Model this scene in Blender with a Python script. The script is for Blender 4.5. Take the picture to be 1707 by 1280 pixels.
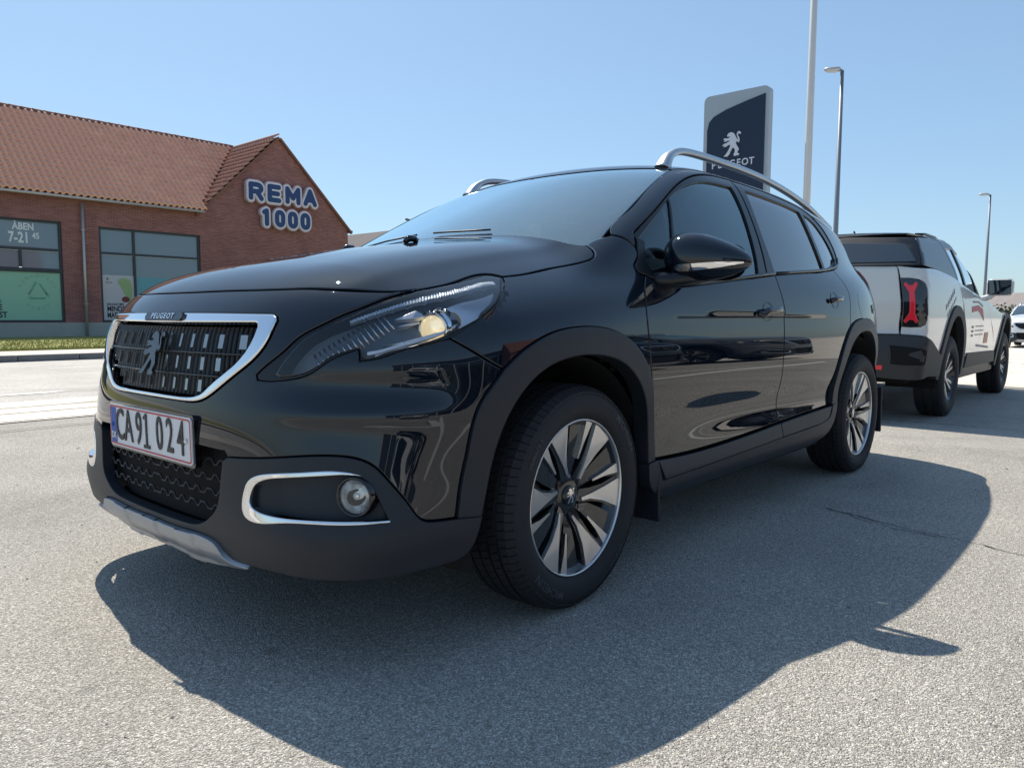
import bpy, bmesh, math, random
import numpy as np
from mathutils import Vector, Matrix
from mathutils.geometry import delaunay_2d_cdt
random.seed(7)
rng = np.random.default_rng(7)
PI = math.pi
scene = bpy.context.scene
COL = scene.collection
for o_ in list(bpy.data.objects): bpy.data.objects.remove(o_)

# ------------------------------------------------------------------ camera
cam_d = bpy.data.cameras.new('camera'); cam = bpy.data.objects.new('camera', cam_d); COL.objects.link(cam)
CAM_LOC = Vector((1.6956, 2.0605, 0.8269)); CAM_PITCH, CAM_YAW, CAM_ROLL = -0.08904, 3.86171, 0.0033
_d = Vector((math.cos(CAM_YAW)*math.cos(CAM_PITCH), math.sin(CAM_YAW)*math.cos(CAM_PITCH), math.sin(CAM_PITCH)))
_r = _d.cross(Vector((0, 0, 1))).normalized(); _u = _r.cross(_d)
_r2 = math.cos(CAM_ROLL)*_r + math.sin(CAM_ROLL)*_u; _u2 = -math.sin(CAM_ROLL)*_r + math.cos(CAM_ROLL)*_u
_m = Matrix((( _r2.x, _u2.x, -_d.x), (_r2.y, _u2.y, -_d.y), (_r2.z, _u2.z, -_d.z)))
cam.matrix_world = Matrix.Translation(CAM_LOC) @ _m.to_4x4()
cam_d.sensor_fit = 'HORIZONTAL'; cam_d.sensor_width = 36; cam_d.lens = 1249.0*36/1707
cam_d.clip_start = .05; cam_d.clip_end = 3000
scene.camera = cam
scene.cycles.caustics_reflective = False
# ------------------------------------------------------------------ light
SUN_RAY = Vector((.20, .66, -1.0)).normalized()
EL = math.asin(-SUN_RAY.z); AZ = math.atan2(-SUN_RAY.x, -SUN_RAY.y)
world = bpy.data.worlds.new('World'); scene.world = world; world.use_nodes = True
wn = world.node_tree; bg = wn.nodes['Background']
sky = wn.nodes.new('ShaderNodeTexSky'); sky.sky_type = 'NISHITA'; sky.sun_disc = False
sky.sun_elevation = EL; sky.sun_rotation = AZ
sky.air_density = 1.0; sky.dust_density = .6; sky.ozone_density = 3.0; sky.altitude = 0
gm_ = wn.nodes.new('ShaderNodeGamma'); gm_.inputs[1].default_value = .60      # evens the dome out, as the phone's tone curve does
tn_ = wn.nodes.new('ShaderNodeMix'); tn_.data_type = 'RGBA'; tn_.blend_type = 'MULTIPLY'; tn_.inputs[0].default_value = 1; tn_.inputs[7].default_value = (.78, .965, 1.10, 1)
wn.links.new(sky.outputs[0], gm_.inputs[0]); wn.links.new(gm_.outputs[0], tn_.inputs[6]); wn.links.new(tn_.outputs[2], bg.inputs[0]); bg.inputs[1].default_value = 0.15
sun_d = bpy.data.lights.new('sun', 'SUN'); sun = bpy.data.objects.new('sun', sun_d); COL.objects.link(sun)
sun_d.energy = 3.4; sun_d.angle = math.radians(.5); sun_d.color = (1, .915, .78)
sun.rotation_euler = SUN_RAY.to_track_quat('-Z', 'Y').to_euler(); sun.location = (-5, -15, 25)
scene.view_settings.view_transform = 'Standard'; scene.view_settings.look = 'None'
scene.view_settings.exposure = 0.83; scene.view_settings.gamma = 1.0; scene.view_settings.use_curve_mapping = False

# ------------------------------------------------------------------ generic helpers
def tag(o, label=None, cat=None, group=None, kind=None):
    if label: o['label'] = label
    if cat: o['category'] = cat
    if group: o['group'] = group
    if kind: o['kind'] = kind
    return o
def empty(name, loc=(0, 0, 0), rz=0.0):
    o = bpy.data.objects.new(name, None); COL.objects.link(o); o.location = loc; o.rotation_euler = (0, 0, rz)
    o.empty_display_size = .2
    return o
def link(name, me, parent=None, mats=()):
    for m in (mats if isinstance(mats, (list, tuple)) else [mats]): me.materials.append(m)
    o = bpy.data.objects.new(name, me); COL.objects.link(o)
    if parent is not None: o.parent = parent
    return o
def mesh_np(name, V, F, N=None, smooth=True, mi=None, uv=None):
    me = bpy.data.meshes.new(name)
    me.from_pydata([tuple(v) for v in V], [], [tuple(int(i) for i in f) for f in F])
    if mi is not None: me.polygons.foreach_set('material_index', np.asarray(mi, np.int32))
    me.polygons.foreach_set('use_smooth', np.full(len(F), smooth))
    me.update()
    if N is not None: me.normals_split_custom_set_from_vertices([tuple(n) for n in N])
    return me
class MB:
    """collects simple solids and links them as ONE mesh"""
    def __init__(s): s.V = []; s.F = []; s.M = []; s.S = []
    def add(s, V, F, m=0, smooth=False):
        b = len(s.V); s.V += [tuple(v) for v in V]
        for f in F: s.F.append(tuple(b+i for i in f)); s.M.append(m); s.S.append(smooth)
        return s
    def box(s, c, d, m=0, R=None, bev=0):
        x, y, z = [q/2 for q in d]
        if bev:
            pr = [(x-bev, -y), (x, -y+bev), (x, y-bev), (x-bev, y), (-x+bev, y), (-x, y-bev), (-x, -y+bev), (-x+bev, -y)]
            lv = []
            for zz, k in ((-z, 1), (-z+bev, 0), (z-bev, 0), (z, 1)):
                for px, py in pr:
                    lv.append((px-(bev if px > 0 else -bev)*k*.7, py-(bev if py > 0 else -bev)*k*.7, zz))
            F = [tuple(range(7, -1, -1)), tuple(range(24, 32))]
            for i in range(3):
                for j in range(8): F.append((i*8+j, i*8+(j+1) % 8, i*8+8+(j+1) % 8, i*8+8+j))
        else:
            lv = [(a, b, cc) for a in (-x, x) for b in (-y, y) for cc in (-z, z)]
            F = [(0, 1, 3, 2), (4, 6, 7, 5), (0, 4, 5, 1), (2, 3, 7, 6), (0, 2, 6, 4), (1, 5, 7, 3)]
        if R is not None: lv = [tuple(R @ Vector(v)) for v in lv]
        return s.add([(v[0]+c[0], v[1]+c[1], v[2]+c[2]) for v in lv], F, m)
    def prism(s, poly, z0, z1, m=0, M=None):
        """poly CCW list of 2D; extruded between z0..z1 in local z, M 4x4 transform"""
        n = len(poly)
        V = [(p[0], p[1], z0) for p in poly]+[(p[0], p[1], z1) for p in poly]
        F = [tuple(range(n-1, -1, -1)), tuple(range(n, 2*n))]+[(i, (i+1) % n, n+(i+1) % n, n+i) for i in range(n)]
        if M is not None: V = [tuple(M @ Vector(v)) for v in V]
        return s.add(V, F, m)
    def tube(s, pts, r, n=10, m=0, sec=None, cap=True, up=(0, 0, 1)):
        """sweep along pts; r number or list; sec list of 2D (side,up) section multiplied by r"""
        pts = [Vector(p) for p in pts]; k = len(pts)
        rr = r if isinstance(r, (list, tuple)) else [r]*k
        sec = sec or [(math.cos(2*PI*i/n), math.sin(2*PI*i/n)) for i in range(n)]
        n = len(sec); V = []
        for i, p in enumerate(pts):
            t = (pts[min(i+1, k-1)]-pts[max(i-1, 0)]).normalized()
            sd = t.cross(Vector(up))
            if sd.length < 1e-3: sd = t.cross(Vector((1, 0, 0)))
            sd.normalize(); uu = sd.cross(t)
            for a, b in sec: V.append(p+sd*a*rr[i]+uu*b*rr[i])
        F = [(i*n+j, i*n+(j+1) % n, (i+1)*n+(j+1) % n, (i+1)*n+j) for i in range(k-1) for j in range(n)]
        s.add(V, F, m, True)
        if cap: s.add(V[:n], [tuple(range(n-1, -1, -1))], m); s.add(V[-n:], [tuple(range(n))], m)
        return s
    def lathe(s, prof, c, axis='y', n=48, m=0, smooth=True, a0=0, a1=2*PI):
        """prof list of (radius, along)"""
        V = []; closed = abs(a1-a0-2*PI) < 1e-6; k = len(prof); nn = n if closed else n+1
        for i in range(nn):
            a = a0+(a1-a0)*i/n; ca, sa = math.cos(a), math.sin(a)
            for r, h in prof:
                if axis == 'y': V.append((c[0]+r*ca, c[1]+h, c[2]+r*sa))
                elif axis == 'x': V.append((c[0]+h, c[1]+r*ca, c[2]+r*sa))
                else: V.append((c[0]+r*ca, c[1]+r*sa, c[2]+h))
        F = []
        for i in range(n):
            for j in range(k-1):
                a = i*k+j; b = ((i+1) % nn)*k+j
                F.append((a, a+1, b+1, b) if axis != 'y' else (a, b, b+1, a+1))
        return s.add(V, F, m, smooth)
    def build(s, name, mats, parent=None, auto=None):
        me = bpy.data.meshes.new(name); me.from_pydata(s.V, [], s.F)
        me.polygons.foreach_set('material_index', np.array(s.M, np.int32))
        me.polygons.foreach_set('use_smooth', np.array(s.S, bool)); me.update()
        bm = bmesh.new(); bm.from_mesh(me); bmesh.ops.remove_doubles(bm, verts=bm.verts, dist=1e-5)
        bmesh.ops.recalc_face_normals(bm, faces=bm.faces); bm.to_mesh(me); bm.free()
        return link(name, me, parent, mats)
# ------------------------------------------------------------------ materials
MATS = {}
def mat(name, col=(.5, .5, .5), rough=.5, metal=0, coat=0, spec=.5, ior=1.45, emis=None, es=0, trans=0, coat_r=.03, bump=0, bscale=200, var=0, vscale=3):
    if name in MATS: return MATS[name]
    m = bpy.data.materials.new(name); m.use_nodes = True; nt = m.node_tree; b = nt.nodes['Principled BSDF']
    b.inputs['Base Color'].default_value = (*col, 1); b.inputs['Roughness'].default_value = rough
    b.inputs['Metallic'].default_value = metal; b.inputs['Coat Weight'].default_value = coat
    b.inputs['Coat Roughness'].default_value = coat_r; b.inputs['IOR'].default_value = ior
    b.inputs['Specular IOR Level'].default_value = spec; b.inputs['Transmission Weight'].default_value = trans
    if emis: b.inputs['Emission Color'].default_value = (*emis, 1); b.inputs['Emission Strength'].default_value = es
    tc = nt.nodes.new('ShaderNodeTexCoord')
    if bump:
        n = nt.nodes.new('ShaderNodeTexNoise'); n.inputs['Scale'].default_value = bscale; n.inputs['Detail'].default_value = 4
        bp = nt.nodes.new('ShaderNodeBump'); bp.inputs['Strength'].default_value = bump; bp.inputs['Distance'].default_value = .002
        nt.links.new(tc.outputs['Object'], n.inputs['Vector']); nt.links.new(n.outputs['Fac'], bp.inputs['Height']); nt.links.new(bp.outputs[0], b.inputs['Normal'])
    if var:
        n = nt.nodes.new('ShaderNodeTexNoise'); n.inputs['Scale'].default_value = vscale; n.inputs['Detail'].default_value = 6
        mx = nt.nodes.new('ShaderNodeMix'); mx.data_type = 'RGBA'
        mx.inputs[6].default_value = (*[c*(1-var) for c in col], 1); mx.inputs[7].default_value = (*[min(1, c*(1+var)) for c in col], 1)
        nt.links.new(tc.outputs['Object'], n.inputs['Vector']); nt.links.new(n.outputs['Fac'], mx.inputs[0]); nt.links.new(mx.outputs[2], b.inputs['Base Color'])
    MATS[name] = m
    return m
def glass_sheet(name, tint, ior=1.5, rough=0.0, dirt=0.0, refl=1.5, gtint=(1, 1, 1)):
    """single sheet of glass: tinted pass-through plus a Fresnel mirror"""
    if name in MATS: return MATS[name]
    m = bpy.data.materials.new(name); m.use_nodes = True; nt = m.node_tree; nt.nodes.clear()
    out = nt.nodes.new('ShaderNodeOutputMaterial'); mx = nt.nodes.new('ShaderNodeMixShader'); fr = nt.nodes.new('ShaderNodeFresnel')
    tr = nt.nodes.new('ShaderNodeBsdfTransparent'); gl = nt.nodes.new('ShaderNodeBsdfGlossy')
    fr.inputs['IOR'].default_value = ior; tr.inputs['Color'].default_value = (*tint, 1); gl.inputs['Roughness'].default_value = rough; gl.inputs['Color'].default_value = (*gtint, 1)
    mul = nt.nodes.new('ShaderNodeMath'); mul.operation = 'MULTIPLY'; mul.inputs[1].default_value = refl; mul.use_clamp = True
    nt.links.new(fr.outputs[0], mul.inputs[0]); nt.links.new(mul.outputs[0], mx.inputs[0])
    nt.links.new(tr.outputs[0], mx.inputs[1]); nt.links.new(gl.outputs[0], mx.inputs[2])
    last = mx
    if dirt:
        df = nt.nodes.new('ShaderNodeBsdfDiffuse'); df.inputs['Color'].default_value = (.8, .8, .8, 1)
        n = nt.nodes.new('ShaderNodeTexNoise'); n.inputs['Scale'].default_value = 6; n.inputs['Detail'].default_value = 8
        tc = nt.nodes.new('ShaderNodeTexCoord'); rp = nt.nodes.new('ShaderNodeMapRange')
        rp.inputs[1].default_value = .35; rp.inputs[2].default_value = .75; rp.inputs[3].default_value = dirt*.75; rp.inputs[4].default_value = dirt*1.3
        m2 = nt.nodes.new('ShaderNodeMixShader'); nt.links.new(tc.outputs['Object'], n.inputs['Vector'])
        nt.links.new(n.outputs['Fac'], rp.inputs[0]); nt.links.new(rp.outputs[0], m2.inputs[0]); nt.links.new(mx.outputs[0], m2.inputs[1]); nt.links.new(df.outputs[0], m2.inputs[2])
        last = m2
    nt.links.new(last.outputs[0], out.inputs[0]); MATS[name] = m
    return m
paint = mat('black_paint', (.0040, .0075, .0145), .35, 0, 1, .0, 1.5, coat_r=.010)
paint.node_tree.nodes['Principled BSDF'].inputs['Coat IOR'].default_value = 1.58
clad = mat('black_plastic', (.014, .018, .025), .48, 0, 0, .5, bump=.25, bscale=900)
clad_s = mat('satin_black_trim', (.008, .010, .014), .28)
piano = mat('gloss_black_trim', (.004, .005, .007), .08, 0, .6)
chrome = mat('chrome', (.86, .86, .87), .06, 1)
chrome_s = mat('satin_chrome', (.72, .73, .75), .22, 1)
alu = mat('machined_alloy', (.70, .70, .70), .30, 1)
silver = mat('silver_plastic', (.36, .38, .41), .38, .55)
rail_m = mat('brushed_rail', (.50, .52, .55), .30, .9)
darkw = mat('dark_gloss_alloy', (.022, .024, .028), .18, .3, .8)
emblem_d = mat('dark_emblem', (.10, .10, .105), .28, .9)
rubber = mat('rubber', (.018, .019, .022), .72, bump=.3, bscale=300)
rubber_t = mat('rubber_letters', (.06, .062, .066), .6)
void = mat('dark_underbody', (.004, .004, .005), .9)
inner = mat('interior_trim', (.12, .125, .13), .75)
seat_m = mat('seat_fabric', (.13, .135, .14), .9)
g_front = glass_sheet('windscreen_glass', (.80, .95, .97), 1.5, dirt=.028, refl=2.5, gtint=(.78, .97, 1.0))
g_side = glass_sheet('side_glass', (.80, .92, .93), 1.5, refl=1.9, gtint=(.85, .98, 1))
g_dark = glass_sheet('privacy_glass', (.10, .12, .14), 1.52, refl=1.7)
g_lamp = glass_sheet('lamp_glass', (.93, .95, .97), 1.45)
white_p = mat('plate_white', (.72, .73, .75), .45)
red_p = mat('plate_red', (.55, .05, .06), .5)
blue_p = mat('plate_blue', (.03, .10, .42), .5)
black_p = mat('plate_black', (.02, .02, .025), .5)
# ---------- smooth helper functions of the car body ----------
def spl(xs, ys):
    """natural cubic spline through (xs, ys), linear outside"""
    xs = np.array(xs, float); ys = np.array(ys, float)
    if xs[0] > xs[-1]: xs = xs[::-1]; ys = ys[::-1]
    n = len(xs); h = np.diff(xs); A = np.zeros((n, n)); b = np.zeros(n)
    A[0, 0] = A[-1, -1] = 1
    for i in range(1, n - 1):
        A[i, i-1] = h[i-1]; A[i, i] = 2 * (h[i-1] + h[i]); A[i, i+1] = h[i]
        b[i] = 6 * ((ys[i+1] - ys[i]) / h[i] - (ys[i] - ys[i-1]) / h[i-1])
    M = np.linalg.solve(A, b)
    s0 = (ys[1]-ys[0])/h[0] - h[0]*M[1]/6; s1 = (ys[-1]-ys[-2])/h[-1] + h[-1]*M[-2]/6
    def f(x):
        x = np.asarray(x, float)
        i = np.clip(np.searchsorted(xs, x) - 1, 0, n - 2)
        a = xs[i+1] - x; c = x - xs[i]; H = h[i]
        v = (M[i]*a**3 + M[i+1]*c**3)/(6*H) + (ys[i]/H - M[i]*H/6)*a + (ys[i+1]/H - M[i+1]*H/6)*c
        v = np.where(x < xs[0], ys[0] + s0*(x-xs[0]), v)
        return np.where(x > xs[-1], ys[-1] + s1*(x-xs[-1]), v)
    return f
def smax(a, b, k):
    h = np.maximum(k - np.abs(a-b), 0)/k
    return np.maximum(a, b) + h*h*h*k/6.0
Hc = spl([-2.9,-.8,-.35,-.1,.1,.25,.4,.52,.62,.70,.80],[1.20,1.165,1.118,1.090,1.062,1.037,1.009,.982,.956,.932,.898])
Hy = spl([0,.12,.3,.5,.6,.7,.8,.9],[0,.002,.012,.038,.068,.112,.172,.25])
Fz = spl([.1,.2,.26,.35,.45,.57,.65,.75,.83,.90,1.0],[.78,.812,.83,.838,.838,.833,.822,.802,.775,.735,.66])
Fy = spl([0,.1,.2,.3,.4,.5,.6,.7,.78,.86,.95],[0,.001,.005,.013,.028,.055,.100,.175,.27,.42,.65])
Fq = spl([.1,.25,.35,.45,.55,.7,.85,1.0],[.50,.57,.66,.82,.95,1.02,1.08,1.12])
Sx = spl([.9,.7,.5,.3,0,-.35,-.9,-1.4,-2.0,-2.5,-2.9,-3.2,-3.5],[.72,.785,.828,.853,.864,.856,.846,.848,.857,.843,.792,.72,.61])
Sz = spl([.1,.2,.3,.38,.46,.54,.62,.70,.78,.85,.91,.96,1.02,1.1],[-.055,-.035,-.022,-.020,-.020,-.010,0,.002,-.001,-.009,-.020,-.034,-.058,-.10])
Bz = spl([.1,.3,.5,.7,.85,1.0,1.1,1.2,1.35],[-3.22,-3.28,-3.33,-3.335,-3.31,-3.25,-3.20,-3.12,-2.96])
By = spl([0,.2,.4,.6,.7,.8,.9],[0,.008,.035,.09,.15,.27,.45])
def Gl(x, y, z):
    y = np.abs(y)
    a = z - (Hc(x) - Hy(y))
    b = y - (Sx(x) + Sz(z))
    c = x - (Fz(z) - Fy(y)*Fq(z))
    d = (Bz(z) + By(y)) - x
    g = smax(a, b, .10)
    g = smax(g, c, .16)
    return smax(g, d, .16)
S2z = spl([.85,.95,1.05,1.15,1.25,1.35,1.45,1.55],[.835,.815,.789,.757,.718,.672,.615,.55])
S2x = spl([-.2,-.5,-1.0,-1.5,-2.0,-2.5,-2.9,-3.3],[-.045,-.022,-.002,0,-.014,-.058,-.122,-.19])
Rc = spl([-.3,-.7,-.9,-1.3,-1.8,-2.4,-2.9,-3.2],[1.41,1.45,1.465,1.478,1.474,1.438,1.365,1.30])
def Gu(x, y, z):
    y = np.abs(y)
    b = y - (S2z(z) + S2x(x))
    c = z - (Rc(x) - .12*y*y - .10*y**4)
    w = z - (1.117 - .555*(x+.21) - .175*y*y - .07*np.clip(-x-.2,0,2)**2)
    d = (Bz(z) + .03 + By(y)) - x
    g = smax(b, c, .09)
    g = smax(g, w, .10)
    return smax(g, d, .14)
def grad(G, P, e=1e-4):
    x, y, z = P[:,0], P[:,1], P[:,2]
    n = np.stack([G(x+e,y,z)-G(x-e,y,z), G(x,y+e,z)-G(x,y-e,z), G(x,y,z+e)-G(x,y,z-e)], 1)
    return n/np.linalg.norm(n, axis=1)[:,None]
# domain maps: (u,v) -> start point, direction (pointing outward)
XF, XR = .10, -2.7; RF, RR = .80, .70
def wrap_ray(u, v):
    u = np.asarray(u, float); v = np.asarray(v, float)
    ph = np.where(u > XF, (u-XF)/RF, np.where(u < XR, (u-XR)/RR, 0))
    o = np.stack([np.clip(u, XR, XF), 0*u, v], -1)
    d = np.stack([np.sin(ph), np.cos(ph), 0*u], -1)
    return o, d
def top_ray(u, v):
    u = np.asarray(u, float); v = np.asarray(v, float)
    return np.stack([u, v, 0*u+.5], -1), np.stack([0*u, 0*u, 1+0*u], -1)
def march(G, o, d, t0=0.0, t1=1.6):
    a = np.full(len(o), t0); b = np.full(len(o), t1)
    for _ in range(34):
        m = (a+b)/2; P = o + m[:,None]*d
        s = G(P[:,0], P[:,1], P[:,2]) > 0
        b = np.where(s, m, b); a = np.where(s, a, m)
    return o + ((a+b)/2)[:,None]*d
def surf(G, dom, uv):
    uv = np.atleast_2d(uv)
    o, d = (wrap_ray if dom == 'w' else top_ray)(uv[:,0], uv[:,1])
    return march(G, o, d)
def inv_wrap(P):
    P = np.atleast_2d(P); x, y = P[:,0], P[:,1]
    u = np.where(x > XF, XF + RF*np.arctan2(x-XF, np.abs(y)), np.where(x < XR, XR + RR*np.arctan2(x-XR, np.abs(y)), x))
    return np.stack([u, P[:,2]], 1)
def Gb(x, y, z):
    a = Gl(x, y, z); b = np.maximum(np.maximum(Gu(x, y, z), x+.02), .86-z)
    return -smax(-a, -b, .06)
SEAM = XF + RF*PI/2
def smooth_seg(pts, step):
    P = np.array(pts, float)
    d = np.r_[0, np.cumsum(np.linalg.norm(np.diff(P, axis=0), axis=1))]
    n = max(1, int(math.ceil(d[-1]/step)))
    t = np.linspace(0, d[-1], n+1)
    if len(P) == 2: return np.stack([np.interp(t, d, P[:, 0]), np.interp(t, d, P[:, 1])], 1)
    return np.stack([spl(d, P[:, 0])(t), spl(d, P[:, 1])(t)], 1)
def loop(segs, step=.012):
    """segs: list of point lists, each a smooth curve; the corners lie between them; the loop closes itself"""
    out = []
    k = len(segs)
    for i, s in enumerate(segs):
        nxt = segs[(i+1) % k][0]
        P = smooth_seg(s, step) if len(s) > 1 else np.array(s, float)
        q_ = P if (len(out) == 0 or np.linalg.norm(out[-1][-1]-P[0]) > 1e-5) else P[1:]
        if len(q_): out.append(q_)
        if np.hypot(s[-1][0]-nxt[0], s[-1][1]-nxt[1]) > 1e-5:
            L = smooth_seg([s[-1], nxt], step)
            if len(L) > 2: out.append(L[1:-1])
        elif i == k-1: out[-1] = out[-1][:-1]
    P = np.concatenate([o for o in out if len(o)])
    A = .5*np.sum(P[:, 0]*np.roll(P[:, 1], -1)-np.roll(P[:, 0], -1)*P[:, 1])
    return P if A > 0 else P[::-1]
def inset(P, d, seam):
    e = np.roll(P, -1, 0)-P; e /= np.linalg.norm(e, axis=1)[:, None]+1e-12
    n = np.stack([-e[:, 1], e[:, 0]], 1); m = n+np.roll(n, 1, 0)
    l = np.sum(m*n, 1); m = m/np.maximum(l, .55)[:, None]
    Q = P+m*d
    if seam is not None:
        ax, val = seam; s = np.abs(P[:, ax]-val) < 1e-4; Q[s, ax] = val
    return Q
def inpoly(Q, P):
    x, y = Q[:, 0], Q[:, 1]; c = np.zeros(len(Q), bool); n = len(P)
    for i in range(n):
        x1, y1 = P[i]; x2, y2 = P[(i+1) % n]
        if y1 == y2: continue
        k = ((y1 > y) != (y2 > y)) & (x < (x2-x1)*(y-y1)/(y2-y1)+x1); c ^= k
    return c
def dist_poly(Q, P):
    A = P; B = np.roll(P, -1, 0); r = np.full(len(Q), 9.)
    for a, b in zip(A, B):
        ab = b-a; t = np.clip(((Q-a)@ab)/(ab@ab+1e-12), 0, 1)
        r = np.minimum(r, np.linalg.norm(Q-a-t[:, None]*ab, axis=1))
    return r
def panel_geo(G, dom, outer, holes=(), off=0.0, gap=.0018, bev=.0032, depth=.014, res=.022, seam='auto'):
    sm = ((0, SEAM) if dom == 'w' else (1, 0.0)) if seam == 'auto' else seam
    A = [inset(outer, gap, sm)]; B = [inset(outer, gap+bev, sm)]
    for h in holes:
        A.append(inset(h, -gap, sm)); B.append(inset(h, -gap-bev, sm))
    pts = []; edges = []; ringA = []; ringB = []
    for L, rec in ((A, ringA), (B, ringB)):
        for P in L:
            b = len(pts); n = len(P); pts += [tuple(p) for p in P]
            edges += [(b+i, b+(i+1) % n) for i in range(n)]; rec.append((b, n))
    lo = B[0].min(0); hi = B[0].max(0)
    gx, gy = np.meshgrid(np.arange(lo[0], hi[0], res), np.arange(lo[1], hi[1], res*.87))
    gx = gx+((np.arange(gx.shape[0]) % 2)*res/2)[:, None]
    g = np.stack([gx.ravel(), gy.ravel()], 1)
    k = inpoly(g, B[0])
    for h in B[1:]: k &= ~inpoly(g, h)
    g = g[k]; dd = np.full(len(g), 9.)
    for L in B: dd = np.minimum(dd, dist_poly(g, L)) if len(g) else dd
    g = g[dd > res*.38]
    allp = pts+[tuple(p) for p in g]
    v2, _, f2, ov, _, _ = delaunay_2d_cdt([Vector(p) for p in allp], edges, [], 0, 1e-6)
    uv = np.array([(v.x, v.y) for v in v2])
    remap = {}
    for i, lst in enumerate(ov):
        for j in lst: remap[j] = i
    F = np.array([f for f in f2])
    c = uv[F].mean(1); keep = inpoly(c, A[0])
    for h in A[1:]: keep &= ~inpoly(c, h)
    F = F[keep]
    P = surf(G, dom, uv); N = grad(G, P)
    o = off(uv[:, 0], uv[:, 1]) if callable(off) else off
    P0 = P.copy()
    P = P+N*np.reshape(o, (-1, 1)) if callable(off) else P+N*o
    if callable(off):
        # numeric normals for displaced surfaces
        e = 2e-3; du = np.array([e, 0]); dv = np.array([0, e])
        def S(q):
            p = surf(G, dom, q); return p+grad(G, p)*off(q[:, 0], q[:, 1])[:, None]
        n2 = np.cross(S(uv+du)-S(uv-du), S(uv+dv)-S(uv-dv)); n2 /= np.linalg.norm(n2, axis=1)[:, None]+1e-12
        n2 *= np.sign(np.sum(n2*N, 1))[:, None]; N = n2
    # orient
    fn = np.cross(P[F[:, 1]]-P[F[:, 0]], P[F[:, 2]]-P[F[:, 0]])
    fl = np.sum(fn*N[F[:, 0]], 1) < 0; F[fl] = F[fl][:, ::-1]
    V = [P]; NN = [N]; FF = [tuple(f) for f in F]; nb = len(P)
    for (a, n), (b, _) in zip(ringA, ringB):
        ia = np.array([remap[a+i] for i in range(n)]); ib = np.array([remap[b+i] for i in range(n)])
        out = P[ia]-P[ib]; out -= N[ia]*np.sum(out*N[ia], 1)[:, None]
        ln = np.linalg.norm(out, axis=1)[:, None]
        # at seam points pick outward from neighbours
        out = np.where(ln > 1e-5, out/np.maximum(ln, 1e-9), 0)
        Nn = N[ia].copy(); P[ia] = P[ia]-Nn*bev*.45
        N[ia] = Nn*.55+out*.84; N[ia] /= np.linalg.norm(N[ia], axis=1)[:, None]
        if depth:
            s1 = P[ia]; s2 = P[ia]-Nn*depth
            nn = np.where(ln > 1e-5, out, Nn)
            V += [s1, s2]; NN += [nn, nn]
            on = np.zeros(n, bool)
            if sm is not None: on = np.abs(uv[ia][:, sm[0]]-sm[1]) < 1e-4
            for i in range(n):
                j = (i+1) % n
                if on[i] and on[j]: continue
                q = (nb+i, nb+n+i, nb+n+j, nb+j)
                # orientation
                pa, pb, pc = s1[i], s2[i], s2[j]
                if np.dot(np.cross(pb-pa, pc-pa), nn[i]+nn[j]) < 0: q = q[::-1]
                FF.append(q)
            nb += 2*n
    V[0] = P; NN[0] = N
    return np.concatenate(V), np.concatenate(NN), FF
def clad_offg(u, v): return .002+.004/(1+np.exp((u-.8)/.04))+.010*np.exp(-((v-.33)/.05)**2)*np.clip((u-.35)/.3, 0, 1)/(1+np.exp((u-.9)/.05))
MIR = np.array([1, -1, 1.0])
def panel(name, G, dom, segs, m, parent, holes=(), side='both', step=.012, label=None, raw=None, **kw):
    outer = loop(segs, step) if raw is None else raw
    hs = [loop(h, step) if isinstance(h, list) else h for h in holes]
    V, N, F = panel_geo(G, dom, outer, hs, **kw)
    res = []
    if side == 'join':
        n = len(V); V2 = np.concatenate([V, V*MIR]); N2 = np.concatenate([N, N*MIR])
        me = mesh_np(name, V2, list(F)+[tuple(i+n for i in f[::-1]) for f in F], N2)
        res.append(link(name, me, parent, m))
    else:
        if side in ('both', 'L'): res.append(link(name, mesh_np(name, V, F, N), parent, m))
        if side in ('both', 'R'): res.append(link(name, mesh_np(name, V*MIR, [f[::-1] for f in F], N*MIR), parent[1] if isinstance(parent, (list, tuple)) else parent, m))
    if label:
        for r in res: r['label'] = label
    return res
def surf_pt(G, dom, u, v, off=0.0, mir=False):
    P = surf(G, dom, [(u, v)]); N = grad(G, P); p = (P+N*off)[0]; n = N[0]
    if mir: p = p*MIR; n = n*MIR
    return Vector(p), Vector(n)

# --------- outlines in the body's own coordinates (metres)
NOSE = [(SEAM, .892), (1.302, .892), (1.046, .893), (.923, .893), (.820, .894), (.767, .894), (.728, .892), (.667, .889), (.598, .887), (.545, .888), (.503, .893)]
HL_OUT = [(.503, .891), (.585, .869), (.637, .848), (.686, .828), (.725, .808), (.776, .780), (.817, .743), (.862, .709), (.884, .690)]
HL_LOW1 = [(.880, .679), (.860, .677), (.805, .682), (.771, .689), (.740, .703), (.707, .727), (.679, .741), (.643, .754)]
HL_LOW2 = [(.641, .727), (.604, .733), (.555, .750), (.504, .763), (.450, .777)]
HL_BACK = [(.450, .777), (.424, .792), (.381, .813), (.331, .840), (.278, .871), (.240, .899), (.196, .933)]
HL_TOP = [(.196, .936), (.225, .942), (.274, .940), (.317, .932), (.396, .912), (.450, .901), (.503, .891)]
BF_GAP = [(.450, .777), (.401, .747), (.344, .711), (.324, .700)]
ARCH_B = [(.324, .700), (.360, .657), (.386, .621), (.403, .577), (.418, .501), (.430, .445), (.444, .352)]
PB1 = [(.444, .352), (.495, .355), (.525, .363), (.546, .392), (.592, .461), (.621, .494), (.650, .508), (.680, .513), (.754, .511), (.850, .500), (.963, .491)]
PB2 = [(.973, .504), (1.077, .507), (SEAM, .508)]
GR_OUT = [(SEAM, .612), (1.200, .612), (1.143, .612), (1.100, .614), (1.065, .621), (1.030, .636), (.985, .663), (.935, .695), (.885, .732), (.858, .766), (.842, .806)]
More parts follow.
